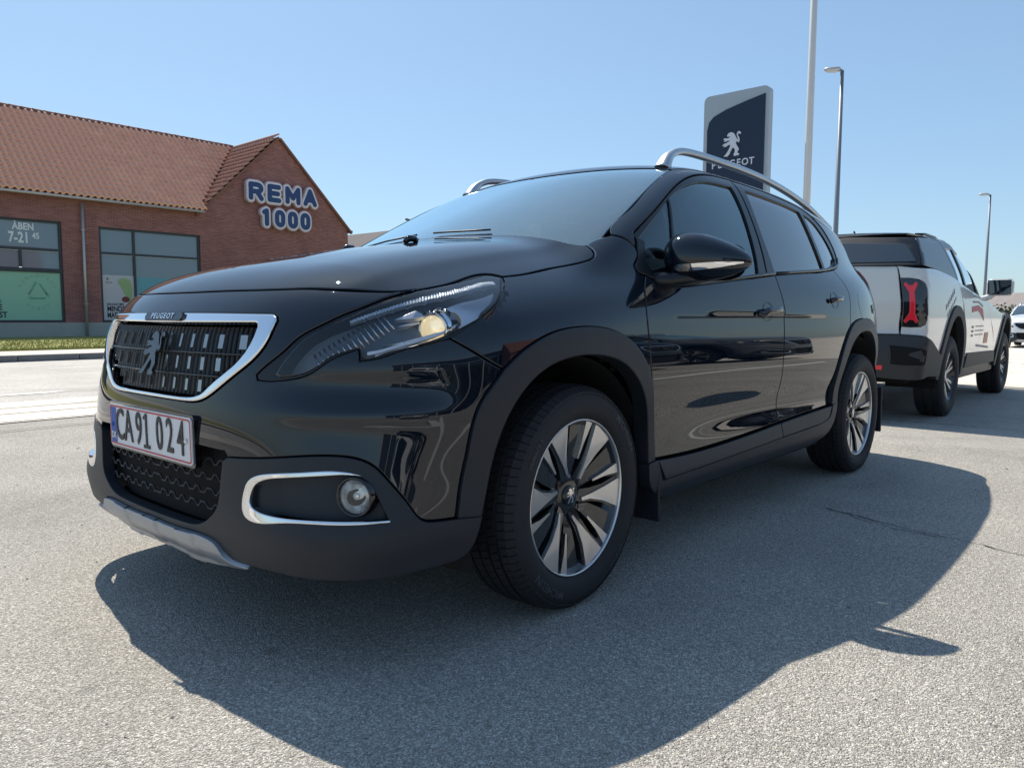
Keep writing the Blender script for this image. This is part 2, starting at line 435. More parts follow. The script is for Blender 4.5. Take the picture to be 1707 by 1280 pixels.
GR_OUT2 = [(.842, .806), (.838, .819), (.845, .828), (.860, .831)]
GR_OUT3 = [(.860, .831), (1.034, .833), (SEAM, .834)]
GR_IN = [(SEAM, .6225), (1.200, .6225), (1.146, .6235), (1.106, .627), (1.069, .637), (1.032, .661), (.968, .700), (.925, .736), (.902, .770), (.893, .800)]
GR_IN2 = [(.893, .800), (.894, .807), (.901, .810)]
GR_IN3 = [(.901, .810), (1.074, .809), (SEAM, .808)]
ARCH_F = [(.324, .700), (.286, .731), (.230, .762), (.160, .786), (.059, .799), (-.054, .797), (-.147, .779), (-.213, .751), (-.270, .709), (-.309, .663), (-.333, .616), (-.360, .540), (-.384, .450), (-.390, .370)]
ARCH_I = [(.381, .343), (.366, .409), (.352, .470), (.335, .535), (.312, .588), (.285, .628), (.250, .663), (.200, .694), (.118, .718), (.016, .724), (-.080, .714), (-.170, .686), (-.235, .643), (-.290, .580), (-.325, .507), (-.341, .431), (-.343, .366)]
HOOD_SIDE_W = [(.196, .936), (.120, .944), (-.042, .972), (-.125, .987), (-.175, 1.000)]
DOOR_GAP = [(-.392, .962), (-.352, .925), (-.318, .870), (-.312, .780), (-.334, .652), (-.361, .563), (-.393, .431), (-.397, .374)]
BELT_F = [(-.392, .962), (-.450, .936), (-.591, .930), (-.885, .957), (-1.389, 1.003)]
B_GAP = [(-1.389, 1.003), (-1.393, .961), (-1.409, .888), (-1.412, .806), (-1.405, .683), (-1.415, .558), (-1.437, .385)]
DB_F = [(-1.437, .385), (-.903, .366), (-.595, .366), (-.397, .374)]
BELT_R = [(-1.389, 1.003), (-1.705, 1.025), (-1.962, 1.042), (-2.235, 1.068)]
C_GAP = [(-2.235, 1.068), (-2.262, 1.031), (-2.290, .994), (-2.300, .955), (-2.285, .905), (-2.258, .840), (-2.243, .780)]
C_GAP2 = [(-2.243, .780), (-2.165, .722), (-2.100, .640), (-2.062, .545), (-2.050, .470), (-2.048, .408)]
DB_R = [(-2.048, .408), (-1.709, .396), (-1.437, .385)]
FRAME_T = [(-.405, 1.098), (-.601, 1.207), (-.728, 1.278), (-.898, 1.352), (-1.050, 1.388), (-1.251, 1.408), (-1.423, 1.408), (-1.728, 1.401), (-2.000, 1.385), (-2.121, 1.374), (-2.238, 1.345)]
FRAME_R = [(-2.238, 1.345), (-2.340, 1.300), (-2.425, 1.230), (-2.450, 1.165), (-2.415, 1.115), (-2.340, 1.085), (-2.235, 1.068)]
def rev(s): return s[::-1]
def body_y(v, u, G=Gb): return surf(G, 'w', [(u, v)])[0]

slat_m = mat('slat_chrome', (.44, .43, .41), .3, .9)
fin_m = mat('grille_black', (.006, .007, .009), .55)
def build_car(root, paint_m=paint):
    P = root
    # ---- painted bumper with nose strip
    def bump_off(u, v):
        w = 1/(1+np.exp(-(u-.47)/.03))/(1+np.exp((u-.80)/.035))
        return w*(-.008*np.exp(-((v-.665)/.036)**2)+.0055*np.exp(-((v-.605-.02*(u-.6))/.026)**2))
    panel('front_bumper', Gb, 'w', [NOSE, HL_OUT, [HL_OUT[-1], HL_LOW1[0]], HL_LOW1, HL_LOW2, BF_GAP, ARCH_B, PB1, PB2, GR_OUT, GR_OUT2, GR_OUT3], paint_m, P, side='join', off=bump_off, res=.014)
    # ---- lower bumper cladding
    AP_V = [(SEAM, .300), (1.16, .302), (1.075, .312), (1.029, .336), (1.000, .365), (.989, .410), (.979, .480)]
    AP_TOP = [(.979, .480), (.963, .491)]
    CL_B = [(.376, .345), (.383, .320), (.395, .285), (.416, .258), (.475, .245), (.62, .238), (.78, .236), (.900, .238), (.958, .240)]
    SK = [(.958, .240), (.985, .258), (1.005, .277), (1.03, .284), (1.16, .284), (SEAM, .285)]
    fog = [[(.856, .452), (.800, .459), (.690, .472), (.658, .472)], [(.658, .472), (.640, .464), (.615, .430), (.592, .374)], [(.592, .374), (.690, .371), (.780, .370), (.848, .370)], [(.848, .370), (.868, .374), (.880, .392), (.878, .420), (.868, .443), (.856, .452)]]
    def clad_off(u, v):
        return .002+.004/(1+np.exp((u-.8)/.04))+.010*np.exp(-((v-.33)/.05)**2)*np.clip((u-.35)/.3, 0, 1)/(1+np.exp((u-.9)/.05))
    panel('bumper_cladding', Gb, 'w', [[(.444, .352), *CL_B[:1]], CL_B, SK, AP_V, AP_TOP, rev(PB1)], clad, P, holes=[fog], side='join', off=clad_off, res=.018, gap=.001, depth=.03)
    # skid plate
    def sk_off(u, v):
        rib = .0018*np.tanh(30*(np.cos((u-SEAM)*2*PI/.21)-.2))
        return .014+rib-.020*np.clip((.262-v)/.05, 0, 1)**2
    panel('skid_plate', Gb, 'w', [[(SEAM, .283), (1.16, .282), (1.03, .282), (1.005, .275), (.985, .256), (.955, .238), (.90, .236)], [(.90, .228), (1.0, .205), (SEAM, .200)]], silver, P, side='join', off=sk_off, res=.014, gap=0, depth=.03)
    # lower grille insert (recessed) with honeycomb bars
    panel('lower_grille', Gb, 'w', [[(SEAM, .295), (1.16, .296), (1.065, .306), (1.015, .335), (.985, .365), (.97, .48)], [(.965, .515), (SEAM, .515)]], void, P, side='join', off=-.045, gap=0, depth=0, res=.04)
    for sgn in (1, -1):
        for r, vv in enumerate((.468, .430, .392, .354)):
            mb = MB(); pts = []
            us = np.linspace(.998+(.012 if r == 3 else 0), SEAM, 34)
            for i, u in enumerate(us):
                ph = ((SEAM-u)/.056+(r % 2)*.5) % 1
                dz = .0065*(1 if ph < .45 else -1)
                p, n = surf_pt(Gb, 'w', u, vv+dz, -.022, sgn < 0); pts.append(p)
            mb.tube(pts, .0030, n=6); mb.build('grille_bar', clad, P)
    # ---- radiator grille: frame, mesh, slats
    panel('grille_frame', Gb, 'w', [GR_OUT, GR_OUT2, GR_OUT3, rev(GR_IN3), rev(GR_IN2), rev(GR_IN)], chrome, P, side='join', off=.006, gap=.001, bev=.005, depth=.035, res=.016)
    gi = [[(SEAM, .622), (1.15, .622), (1.06, .63), (.96, .69), (.90, .745), (.880, .81)], [(.880, .818), (SEAM, .818)]]
    panel('grille_back', Gb, 'w', gi, void, P, side='join', off=-.055, gap=0, depth=0, res=.04)
    gpoly = loop([GR_IN, GR_IN2, GR_IN3], .02)
    for sgn in (1, -1):
        mb = MB()
        ylist = np.arange(.0095, .45, .0193)
        for yv in ylist:     # fins
            vs = np.linspace(.63, .806, 9); pts = []
            for v in vs:
                x0 = .80; u = XF+RF*math.atan2(x0-XF-.02, yv)
                if inpoly(np.array([[u, v]]), gpoly)[0]: pts.append(surf_pt(Gb, 'w', u, v, -.018, sgn < 0)[0])
            if len(pts) > 1:
                mb.tube(pts, 1.0, sec=[(-.0016, -.010), (.0016, -.010), (.0016, .010), (-.0016, .010)], up=(0, 1, 0))
        mb.build('grille_fins', fin_m, P)['kind'] = 'stuff'
        for v in (.737, .681):
            mb = MB(); us = [u for u in np.linspace(.90, SEAM, 30) if inpoly(np.array([[min(u, SEAM-.001), v]]), gpoly)[0]]
            mb.tube([surf_pt(Gb, 'w', u, v, -.012, sgn < 0)[0] for u in us], 1.0, sec=[(-.006, -.0018), (.006, -.0018), (.006, .0018), (-.006, .0018)])
            mb.build('grille_bar', clad_s, P)
        for (v0, v1) in ((.750, .785), (.694, .726), (.640, .669)):
            for yv, w in ((.040, .0022), (.097, .003), (.156, .004), (.215, .0055), (.280, .0075), (.365, .011)):
                u = XF+RF*math.atan2(.785-XF-.1*yv, yv)
                if not (inpoly(np.array([[u-.012, v0-.008]]), gpoly)[0] and inpoly(np.array([[u-.012, v1]]), gpoly)[0]): continue
                mb = MB()
                a, n = surf_pt(Gb, 'w', u, v0, -.012, sgn < 0); b, _ = surf_pt(Gb, 'w', u, v1, -.012, sgn < 0)
                sd = Vector((0.35*-sgn, 1.0*1, 0)).normalized()*w
                mb.add([a-sd, a+sd, b+sd, b-sd, a-sd-n*.012, a+sd-n*.012, b+sd-n*.012, b-sd-n*.012], [(0, 1, 2, 3), (0, 4, 5, 1), (1, 5, 6, 2), (2, 6, 7, 3), (3, 7, 4, 0)])
                mb.build('grille_slat', slat_m, P)
    # ---- hood (height-field panel)
    pn = surf(Gb, 'w', np.array(NOSE)); edge = [(p[0], max(p[1], 0)) for p in pn]; edge[0] = (edge[0][0], 0.0)
    pt_ = surf(Gb, 'w', np.array(rev(HL_TOP))); edge2 = [(p[0], p[1]) for p in pt_]
    hs_ = surf(Gb, 'w', np.array(HOOD_SIDE_W)); ft_ = surf(Gb, 'w', np.array([(-.200, 1.012), (-.218, 1.030), (-.232, 1.050)])); edge3 = [(p[0], p[1]) for p in hs_]+[(p[0], p[1]) for p in ft_]
    edge3 = [edge2[-1]]+edge3[1:]
    def hood_off(x, y):
        ya = np.abs(y); yc = .565+.0*x
        fade = np.clip((.66-x)/.14, 0, 1)
        return .007*fade*np.exp(-np.maximum(ya-yc, 0)**2/.05**2)*np.exp(-np.minimum(ya-yc, 0)**2/.22**2)-.0*x
    panel('hood', Gb, 't', [edge, edge2[0:1]+edge2[1:], edge3, [edge3[-1], (-.215, .60), (-.205, .45), (-.198, .22), (-.192, 0.0)]], paint_m, P, side='join', off=hood_off, res=.016, step=.010, gap=.0012, bev=.0028)
    # cowl
    panel('cowl', Gl, 't', [[(-.27, .62), (-.22, .45), (-.165, .22), (-.145, 0.0)], [(-.32, 0.0), (-.36, .3), (-.47, .64), (-.36, .66)]], clad, P, side='join', off=-.018, gap=0, depth=0, res=.04)
    # ---- fender
    F_TOP = [(-.175, 1.000), (-.212, 1.022), (-.234, 1.054)]; F_T2 = [(-.234, 1.054), (-.266, 1.070), (-.325, 1.088)]
    F_A = [(-.325, 1.088), (-.355, 1.076), (-.388, 1.042), (-.372, 1.005), (-.350, .985), (-.362, .968), (-.392, .962)]
    panel('front_fender', Gb, 'w', [rev(HL_BACK), HOOD_SIDE_W, F_TOP, F_T2, F_A, DOOR_GAP, [(-.397, .374), (-.390, .370)], rev(ARCH_F), rev(BF_GAP)], paint_m, P, res=.016)
    # corner trim at mirror foot
    panel('mirror_corner_trim', Gb, 'w', [[(-.392, .962), (-.362, .968), (-.350, .985), (-.372, 1.005), (-.388, 1.040), (-.405, 1.085)], [(-.405, 1.085), (-.440, 1.075), (-.430, 1.0), (-.455, .975), (-.50, .955), (-.50, .940)], [(-.450, .938), (-.392, .962)]], clad_s, P, off=.002, res=.02)
    # ---- arch trims
    def lip(u, v): return .010+0*u
    arch_low = [(-.390, .370), (-.343, .366)]
    panel('wheel_arch_trim', Gb, 'w', [ARCH_F, arch_low, rev(ARCH_I)[0:], [(.381, .343), (.444, .352)], rev(ARCH_B)], clad, P, off=lip, gap=.0005, bev=.005, depth=.05, res=.016)
    cx, cz = -2.545, .335
    ro = [(cx+.50, .408), (-2.052, .47), (-2.066, .545), (-2.10, .64), (-2.165, .722), (-2.243, .780), (-2.32, .808), (-2.43, .822), (-2.55, .826), (-2.67, .818), (-2.76, .795), (-2.85, .748), (-2.915, .68), (-2.96, .60), (-2.985, .50), (-2.99, .40)]
    ri = [(-2.125, .405), (-2.128, .48), (-2.15, .56), (-2.20, .640), (-2.27, .70), (-2.37, .742), (-2.47, .757), (-2.57, .758), (-2.67, .745), (-2.765, .70), (-2.835, .635), (-2.88, .56), (-2.905, .48), (-2.91, .39)]
    panel('wheel_arch_trim', Gb, 'w', [ro, [ro[-1], ri[-1]], rev(ri), [ri[0], ro[0]]], clad, P, off=lip, gap=.0005, bev=.005, depth=.05, res=.016)
    # ---- doors
    def door_off(u, v):
        # waist crease and the scooped lower flank
        return .0045*np.exp(-((v-.80)/.055)**2)*0-.012*np.exp(-((v-(.47+.03*(u+1.4)))/.075)**2)*np.exp(-((u+1.45)/.85)**4)
    d1 = panel('front_door', Gb, 'w', [BELT_F, B_GAP, DB_F, rev(DOOR_GAP)], paint_m, P, off=door_off, res=.016)
    d2 = panel('rear_door', Gb, 'w', [BELT_R, C_GAP, C_GAP2, DB_R, rev(B_GAP)], paint_m, P, off=door_off, res=.016)
    # quarter panel (down to bumper) and rear bumper
    panel('rear_quarter_panel', Gb, 'w', [rev(FRAME_R), [(-2.238, 1.345), (-2.5, 1.318), (-2.75, 1.272), (-2.93, 1.21)], [(-2.93, 1.21), (-2.985, 1.10), (-3.01, 1.02), (-3.03, .90), (-3.04, .80), (-3.03, .72)], [(-3.03, .72), (-2.90, .70)], [(-2.90, .70), (-2.85, .748), (-2.76, .795), (-2.67, .818), (-2.55, .826), (-2.43, .822), (-2.32, .808), (-2.243, .780)], rev(C_GAP)], paint_m, P, res=.018)
    RS = XR-RR*PI/2
    panel('tailgate', Gb, 'w', [[(-2.93, 1.21), (-2.985, 1.10), (-3.01, 1.02), (-3.03, .90), (-3.04, .80), (-3.03, .72)], [(-3.03, .72), (-3.3, .70), (RS, .70)], [(RS, 1.10), (-3.2, 1.10), (-3.0, 1.16)]], paint_m, P, side='join', seam=(0, RS), res=.03)
    panel('rear_window', Gb, 'w', [[(-2.93, 1.21), (-3.0, 1.16), (-3.2, 1.10), (RS, 1.10)], [(RS, 1.32), (-3.2, 1.31), (-2.98, 1.255)]], g_dark, P, side='join', seam=(0, RS), res=.03, depth=0)
    panel('rear_bumper', Gb, 'w', [[(-2.90, .70), (-3.03, .72), (-3.3, .70), (RS, .70)], [(RS, .26), (-3.2, .26), (-2.99, .28)], [(-2.99, .40), (-2.985, .50), (-2.96, .60), (-2.915, .68), (-2.90, .70)]], clad, P, side='join', seam=(0, RS), res=.03, off=.004)
    tl = mat('tail_lamp_red', (.25, .006, .010), .12, 0, .8)
    panel('tail_lamp', Gb, 'w', [[(-2.955, 1.10), (-2.985, 1.03), (-3.03, .95), (-3.05, .86)], [(-3.05, .86), (-3.14, .86), (-3.20, .93), (-3.16, 1.0)], [(-3.16, 1.0), (-3.06, 1.06), (-2.955, 1.10)]], tl, P, off=.006, res=.02)
    # fuel flap line: thin proud disc edge
    panel('fuel_flap', Gb, 'w', [[(-2.47, .955), (-2.53, .962), (-2.585, .93), (-2.60, .88), (-2.585, .835), (-2.53, .82), (-2.47, .84), (-2.445, .89), (-2.45, .93), (-2.47, .955)]], paint_m, P, off=.0008, side='L', gap=.0, bev=.002, depth=.004)
    # ---- roof skin including windscreen pillars
    ws_l = [(-.318, .684), (-.352, .681), (-.455, .667), (-.646, .633), (-.82, .603), (-.902, .590)]
    ft = surf(Gb, 'w', np.array(FRAME_T)); ft = [(p[0], p[1]) for p in ft]
    ws_t = [(-.902, .590), (-.893, .55), (-.865, .45), (-.825, .281), (-.80, .15), (-.79, 0.0)]
    rr_ = surf(Gb, 'w', np.array([(-2.238, 1.345), (-2.5, 1.318), (-2.75, 1.272), (-2.93, 1.21)])); rr_ = [(p[0], p[1]) for p in rr_]
    fr = surf(Gb, 'w', np.array([(-.325, 1.089), (-.355, 1.078), (-.388, 1.045)])); fr = [(p[0], p[1]) for p in fr]
    panel('roof', Gb, 't', [[fr[0]]+ws_l[1:], ws_t, [(-3.15, 0.0), (-3.13, .3), (-3.02, .50), (-2.93, .56)], rev(rr_), rev(ft), [ft[0], fr[-1]], rev(fr)], paint_m, P, side='join', res=.018, gap=.0012)
    # door frames + glass
    T1 = [[(-.400, 1.066), (-.498, 1.128), (-.600, 1.190), (-.682, 1.240)], [(-.682, 1.240), (-.62, 1.10), (-.585, 1.000)], [(-.585, 1.0), (-.50, .992), (-.440, .987), (-.392, 1.003)], [(-.392, 1.003), (-.400, 1.066)]]
    T2 = [[(-.703, 1.249), (-.783, 1.289), (-.914, 1.331), (-.999, 1.349), (-1.139, 1.361), (-1.270, 1.363)], [(-1.270, 1.363), (-1.278, 1.275), (-1.270, 1.156), (-1.258, 1.056), (-1.242, 1.002)], [(-1.242, 1.002), (-1.0, .977), (-.76, .955), (-.60, .952)], [(-.60, .952), (-.635, 1.08), (-.703, 1.249)]]
    T3 = [[(-1.405, 1.368), (-1.55, 1.367), (-1.711, 1.362), (-1.88, 1.355), (-2.035, 1.343)], [(-2.035, 1.343), (-2.05, 1.25), (-2.075, 1.12), (-2.090, 1.067)], [(-2.090, 1.067), (-1.75, 1.040), (-1.422, 1.019)], [(-1.422, 1.019), (-1.395, 1.17), (-1.405, 1.368)]]
    T4 = [[(-2.085, 1.338), (-2.16, 1.325), (-2.236, 1.302)], [(-2.236, 1.302), (-2.320, 1.245), (-2.375, 1.180), (-2.385, 1.135), (-2.345, 1.110), (-2.26, 1.090), (-2.135, 1.073)], [(-2.135, 1.073), (-2.105, 1.2), (-2.085, 1.338)]]
    # frames
    panel('window_frame', Gu, 'w', [[FRAME_T[0], (-.500, 1.152)]+FRAME_T[1:7], [(-1.330, 1.408), (-1.335, 1.2), (-1.330, 1.06), (-1.325, .998)], rev(BELT_F[1:4]+[(-1.325, .998)]), [(-.450, .936), (-.420, 1.0), FRAME_T[0]]], clad_s, P, holes=[T1, T2], off=-.004, res=.02, gap=.001, depth=.03, bev=.004)
    panel('window_frame', Gu, 'w', [[(-1.335, 1.408), (-1.423, 1.408), (-1.728, 1.401), (-2.0, 1.385), (-2.121, 1.374), (-2.238, 1.345)], rev(rev(FRAME_R)), rev([(-1.330, .998), (-1.389, 1.003), (-1.705, 1.025), (-1.962, 1.042), (-2.235, 1.068)]), [(-1.330, .998), (-1.338, 1.06), (-1.342, 1.2), (-1.335, 1.408)]], clad_s, P, holes=[T3, T4], off=-.004, res=.02, gap=.001, depth=.03, bev=.004)
    panel('quarter_light', Gu, 'w', T1, g_side, P, off=-.010, gap=-.003, bev=.002, depth=0, res=.03)
    panel('side_window', Gu, 'w', T2, g_side, P, off=-.012, gap=-.003, bev=.002, depth=0, res=.03)
    panel('side_window', Gu, 'w', T3, g_dark, P, off=-.012, gap=-.003, bev=.002, depth=0, res=.03)
    panel('quarter_light', Gu, 'w', T4, g_dark, P, off=-.010, gap=-.003, bev=.002, depth=0, res=.03)
    # belt moulding
    for sgn in (1, -1):
        mb = MB()
        pts = [surf_pt(Gb, 'w', u, v+.006, .004, sgn < 0)[0] for u, v in [(-.56, .929), (-.70, .938), (-.885, .956), (-1.1, .977), (-1.25, .991), (-1.383, 1.003)]]
        mb.tube(pts, .0065, n=8); mb.build('belt_moulding', clad_s, P)
        mb = MB()
        pts = [surf_pt(Gb, 'w', u, v+.006, .004, sgn < 0)[0] for u, v in [(-1.395, 1.004), (-1.55, 1.015), (-1.705, 1.026), (-1.962, 1.043), (-2.12, 1.057), (-2.235, 1.07), (-2.31, 1.081), (-2.38, 1.10), (-2.415, 1.13)]]
        mb.tube(pts, .0065, n=8); mb.build('belt_moulding', clad_s, P)
    # windscreen
    panel('windscreen', Gu, 't', [[(-.25, .70), (-.352, .677), (-.455, .663), (-.646, .629), (-.82, .599), (-.897, .586)], [(-.897, .586), (-.888, .55), (-.860, .45), (-.820, .281), (-.795, .15), (-.785, 0.0)], [(-.10, 0.0), (-.13, .3), (-.20, .6), (-.25, .70)]], g_front, P, side='join', off=-.003, gap=0, depth=0, res=.03)
    # blackout band of the windscreen on the inner face (ceramic print)
    panel('windscreen_border', Gu, 't', [[(-.33, .682), (-.352, .678), (-.455, .664), (-.646, .630), (-.82, .600), (-.898, .586)], [(-.855, .545), (-.80, .565), (-.63, .600), (-.44, .634), (-.30, .640), (-.27, .655)]], clad_s, P, off=-.006, gap=0, depth=0, res=.02)
    # ---- sills and door claddings
    def dc_off(u, v): return .010+.010*np.clip((.375-v)/.06, 0, 1)
    panel('door_cladding', Gb, 'w', [[(-.404, .370), (-.595, .362), (-.903, .362), (-1.437, .381)], [(-1.437, .381), (-1.445, .320)], [(-1.445, .320), (-.9, .305), (-.444, .300)], [(-.444, .300), (-.404, .370)]], clad, P, off=dc_off, res=.02, gap=.002)
    panel('door_cladding', Gb, 'w', [[(-1.437, .381), (-1.709, .392), (-2.048, .404)], [(-2.048, .404), (-2.02, .365), (-1.96, .342), (-1.80, .330), (-1.445, .320)], [(-1.445, .320), (-1.437, .381)]], clad, P, off=dc_off, res=.02, gap=.002)
    def sill_off(u, v): return .013-.022*np.clip((.275-v)/.06, 0, 1)**1.5
    panel('side_sill', Gb, 'w', [[(-.392, .370), (-.404, .370)], [(-.404, .370), (-.444, .298)], [(-.444, .298), (-.9, .303), (-1.445, .318), (-1.80, .328), (-1.96, .340), (-2.025, .364), (-2.048, .406)], [(-2.048, .406), (-2.115, .405), (-2.10, .36), (-2.03, .29), (-1.9, .25), (-1.75, .235)], [(-1.75, .235), (-.9, .225), (-.5, .225)], [(-.5, .225), (-.42, .25), (-.355, .30), (-.343, .366)]], clad, P, off=sill_off, res=.02, gap=.001, depth=.04)
    # ---- fog lamp bezels, recess, lamp
    FO = [[(.640, .4705), (.658, .476), (.680, .480), (.754, .476), (.837, .466), (.858, .462), (.882, .453), (.898, .439), (.906, .420), (.911, .387), (.908, .371), (.899, .359), (.885, .353), (.802, .359), (.695, .364), (.622, .365), (.588, .367)],
          [(.588, .371), (.644, .372), (.748, .372), (.848, .374), (.872, .380), (.887, .394), (.884, .418), (.873, .437), (.853, .449), (.812, .458), (.696, .471), (.660, .4725), (.640, .4705)]]
    panel('fog_lamp_bezel', Gb, 'w', FO, chrome, P, off=lambda u, v: clad_offg(u, v)+.0015, gap=.0, bev=.003, depth=.022, res=.014)
    def rec(u, v):
        d = np.clip(np.minimum(np.minimum(.872-u, u-.60), 10)/.05, 0, 1)
        return -.012-.018*d
    panel('fog_lamp_recess', Gb, 'w', fog, clad, P, off=rec, gap=-.003, bev=.002, depth=0, res=.014)
    fogr = mat('fog_reflector', (.92, .92, .90), .30, .85)
    for sgn in (1, -1):
        c, n = surf_pt(Gb, 'w', .655, .424, -.006, sgn < 0)
        dirv = Vector((.90, .35*sgn, 0)).normalized()
        M = Matrix.Translation(c) @ dirv.to_track_quat('Z', 'Y').to_matrix().to_4x4()
        mb = MB(); prof = [(.047, -.03), (.047, .002), (.044, .006), (.040, .004), (.039, -.004)]
        V = MB().lathe(prof, (0, 0, 0), 'z', 32); mb.add([M @ Vector(v) for v in V.V], V.F, 0, True)
        fg = mb.build('fog_lamp', piano, P)
        mb = MB(); V = MB().lathe([(.0, -.028), (.014, -.026), (.026, -.018), (.039, -.002)], (0, 0, 0), 'z', 24); mb.add([M @ Vector(v) for v in V.V], V.F, 0, False)
        V = MB().lathe([(.0, -.006), (.008, -.007), (.011, -.028)], (0, 0, 0), 'z', 16); mb.add([M @ Vector(v) for v in V.V], V.F, 0, True)
        mb.build('reflector', fogr, fg)
        mb = MB(); V = MB().lathe([(.0, .006), (.02, .0045), (.039, -.001)], (0, 0, 0), 'z', 24); mb.add([M @ Vector(v) for v in V.V], V.F, 0, True)
        mb.build('lens', g_lamp, fg)
    build_headlights(P)
    build_plate(P)
    build_wheels(P)
    build_details(P)
    build_interior(P)

LENS = [[(.503, .889), (.586, .860), (.636, .841), (.678, .820), (.716, .803), (.743, .787), (.766, .771), (.790, .747), (.811, .721), (.828, .694)],
        [(.828, .694), (.822, .689), (.810, .6885), (.767, .697), (.742, .709), (.725, .720), (.710, .733), (.682, .746), (.641, .758)],
        [(.641, .758), (.637, .735)], [(.637, .735), (.632, .732), (.604, .739), (.553, .755), (.503, .769), (.456, .786), (.428, .799), (.386, .819), (.334, .846), (.286, .874), (.252, .899), (.214, .930)],
        [(.214, .930), (.242, .936), (.288, .931), (.396, .909), (.503, .889)]]
def build_headlights(P):
    hs = panel('headlight', Gb, 'w', [rev(HL_TOP), HL_BACK and [(.196, .936), (.240, .899), (.278, .871), (.331, .840), (.381, .813), (.424, .792), (.450, .777)], rev(HL_LOW2), rev(HL_LOW1), [HL_LOW1[0], HL_OUT[-1]], rev(HL_OUT)], clad_s, P, holes=[LENS], off=-.004, gap=.0, bev=.002, depth=.05, res=.012)
    lens = panel('lens', Gb, 'w', LENS, g_lamp, hs[0], off=.0005, gap=-.001, bev=.004, depth=0, res=.012, side='L')
    lensr = panel('lens', Gb, 'w', LENS, g_lamp, [None, hs[1]], off=.0005, gap=-.001, bev=.004, depth=0, res=.012, side='R')
    hous = mat('lamp_housing', (.15, .18, .215), .35)
    bez = mat('lamp_bezel_satin', (.78, .82, .88), .32, .40)
    lens_glow = mat('projector_daylight_glow', (.98, .87, .60), .30, .8, 1, .9, emis=(1, .80, .46), es=.42)  # reflected daylight put into the lens as a warm tint and faint glow
    led = mat('led_strip', (.72, .78, .82), .18, .35)
    ribm = mat('lamp_reflector', (.62, .65, .70), .16, .95)
    for sgn, h in ((1, hs[0]), (-1, hs[1])):
        sd = 'L' if sgn > 0 else 'R'; par = h if sgn > 0 else [None, h]
        panel('lamp_housing', Gb, 'w', LENS, hous, par, off=-.050, gap=-.006, bev=.004, depth=0, res=.03, side=sd)
        # dark shelf above the projector and LED strip along the top edge
        panel('led_strip', Gb, 'w', [[(.665, .824), (.622, .841), (.560, .863), (.503, .881), (.450, .894), (.396, .904), (.340, .915), (.290, .926), (.232, .931)], [(.235, .923), (.300, .913), (.396, .894), (.503, .871), (.575, .850), (.622, .833), (.665, .817)]], led, par, off=lambda u, v: -.012+.0022*np.sin(u*2*PI/.0085), gap=0, bev=.001, depth=.012, res=.0035, side=sd, step=.004)
        # satin reflector bowl round the projector
        panel('reflector_bezel', Gb, 'w', [[(.560, .815), (.52, .835), (.455, .860), (.392, .878), (.330, .889), (.262, .906)], [(.262, .906), (.300, .878), (.330, .862), (.350, .850)], [(.350, .850), (.375, .822), (.415, .798), (.460, .781), (.503, .768), (.560, .752), (.612, .738)], [(.612, .746), (.530, .772), (.47, .787), (.425, .807), (.405, .83), (.410, .853), (.44, .857), (.49, .841), (.530, .823), (.560, .815)]], bez, par, off=lambda u, v: -.020-.03*np.exp(-((u-.47)/.06)**2-((v-.812)/.045)**2), gap=0, bev=.002, depth=.02, res=.01, side=sd)
        panel('reflector_wing', Gb, 'w', [[(.566, .829), (.540, .842), (.515, .853)], [(.515, .853), (.500, .846), (.496, .838)], [(.496, .838), (.530, .831), (.566, .829)]], bez, par, off=-.016, gap=0, bev=.002, depth=.012, res=.01, side=sd)
        panel('lamp_trim', Gb, 'w', [[(.628, .741), (.604, .746), (.553, .762), (.503, .776), (.456, .793), (.43, .806)], [(.425, .815), (.456, .802), (.503, .786), (.553, .771), (.604, .754), (.628, .750)]], bez, par, off=-.012, gap=0, bev=.002, depth=.012, res=.008, side=sd)
        c, n = surf_pt(Gb, 'w', .476, .814, -.034, sgn < 0)
        dirv = Vector((.93, .36*sgn, -.02)).normalized()
        M = Matrix.Translation(c) @ dirv.to_track_quat('Z', 'Y').to_matrix().to_4x4()
        def lat(prof, name, m_, par_, seg=32):
            V = MB().lathe(prof, (0, 0, 0), 'z', seg); mb = MB(); mb.add([M @ Vector(v) for v in V.V], V.F, 0, True); return mb.build(name, m_, par_)
        pr = lat([(.052, -.030), (.047, -.014), (.046, -.006), (.041, -.004), (.040, .004), (.036, .008), (.033, .006)], 'projector_ring', chrome, h)
        lat([(.0, .026), (.012, .0245), (.022, .019), (.030, .010), (.034, .002), (.034, -.004)], 'projector_lens', lens_glow, h)
        # ribbed turn indicator reflector
        mb = MB()
        for k in range(15):
            t = k/14; u = .735-.155*t; v = .722+.105*t-.0*t
            a, n = surf_pt(Gb, 'w', u-.012, v-.021, -.022, sgn < 0); b, _ = surf_pt(Gb, 'w', u+.016, v+.022, -.026, sgn < 0)
            mb.tube([a, (a+b)/2+n*.004, b], .0030, n=6)
        mb.build('indicator_reflector', ribm, h)
        mb = MB(); a, n = surf_pt(Gb, 'w', .595, .762, -.02, sgn < 0); b, _ = surf_pt(Gb, 'w', .53, .778, -.02, sgn < 0); c2, _ = surf_pt(Gb, 'w', .455, .797, -.02, sgn < 0)
        mb.tube([a, b, c2], .004, n=6); mb.build('lamp_trim', chrome_s, h)

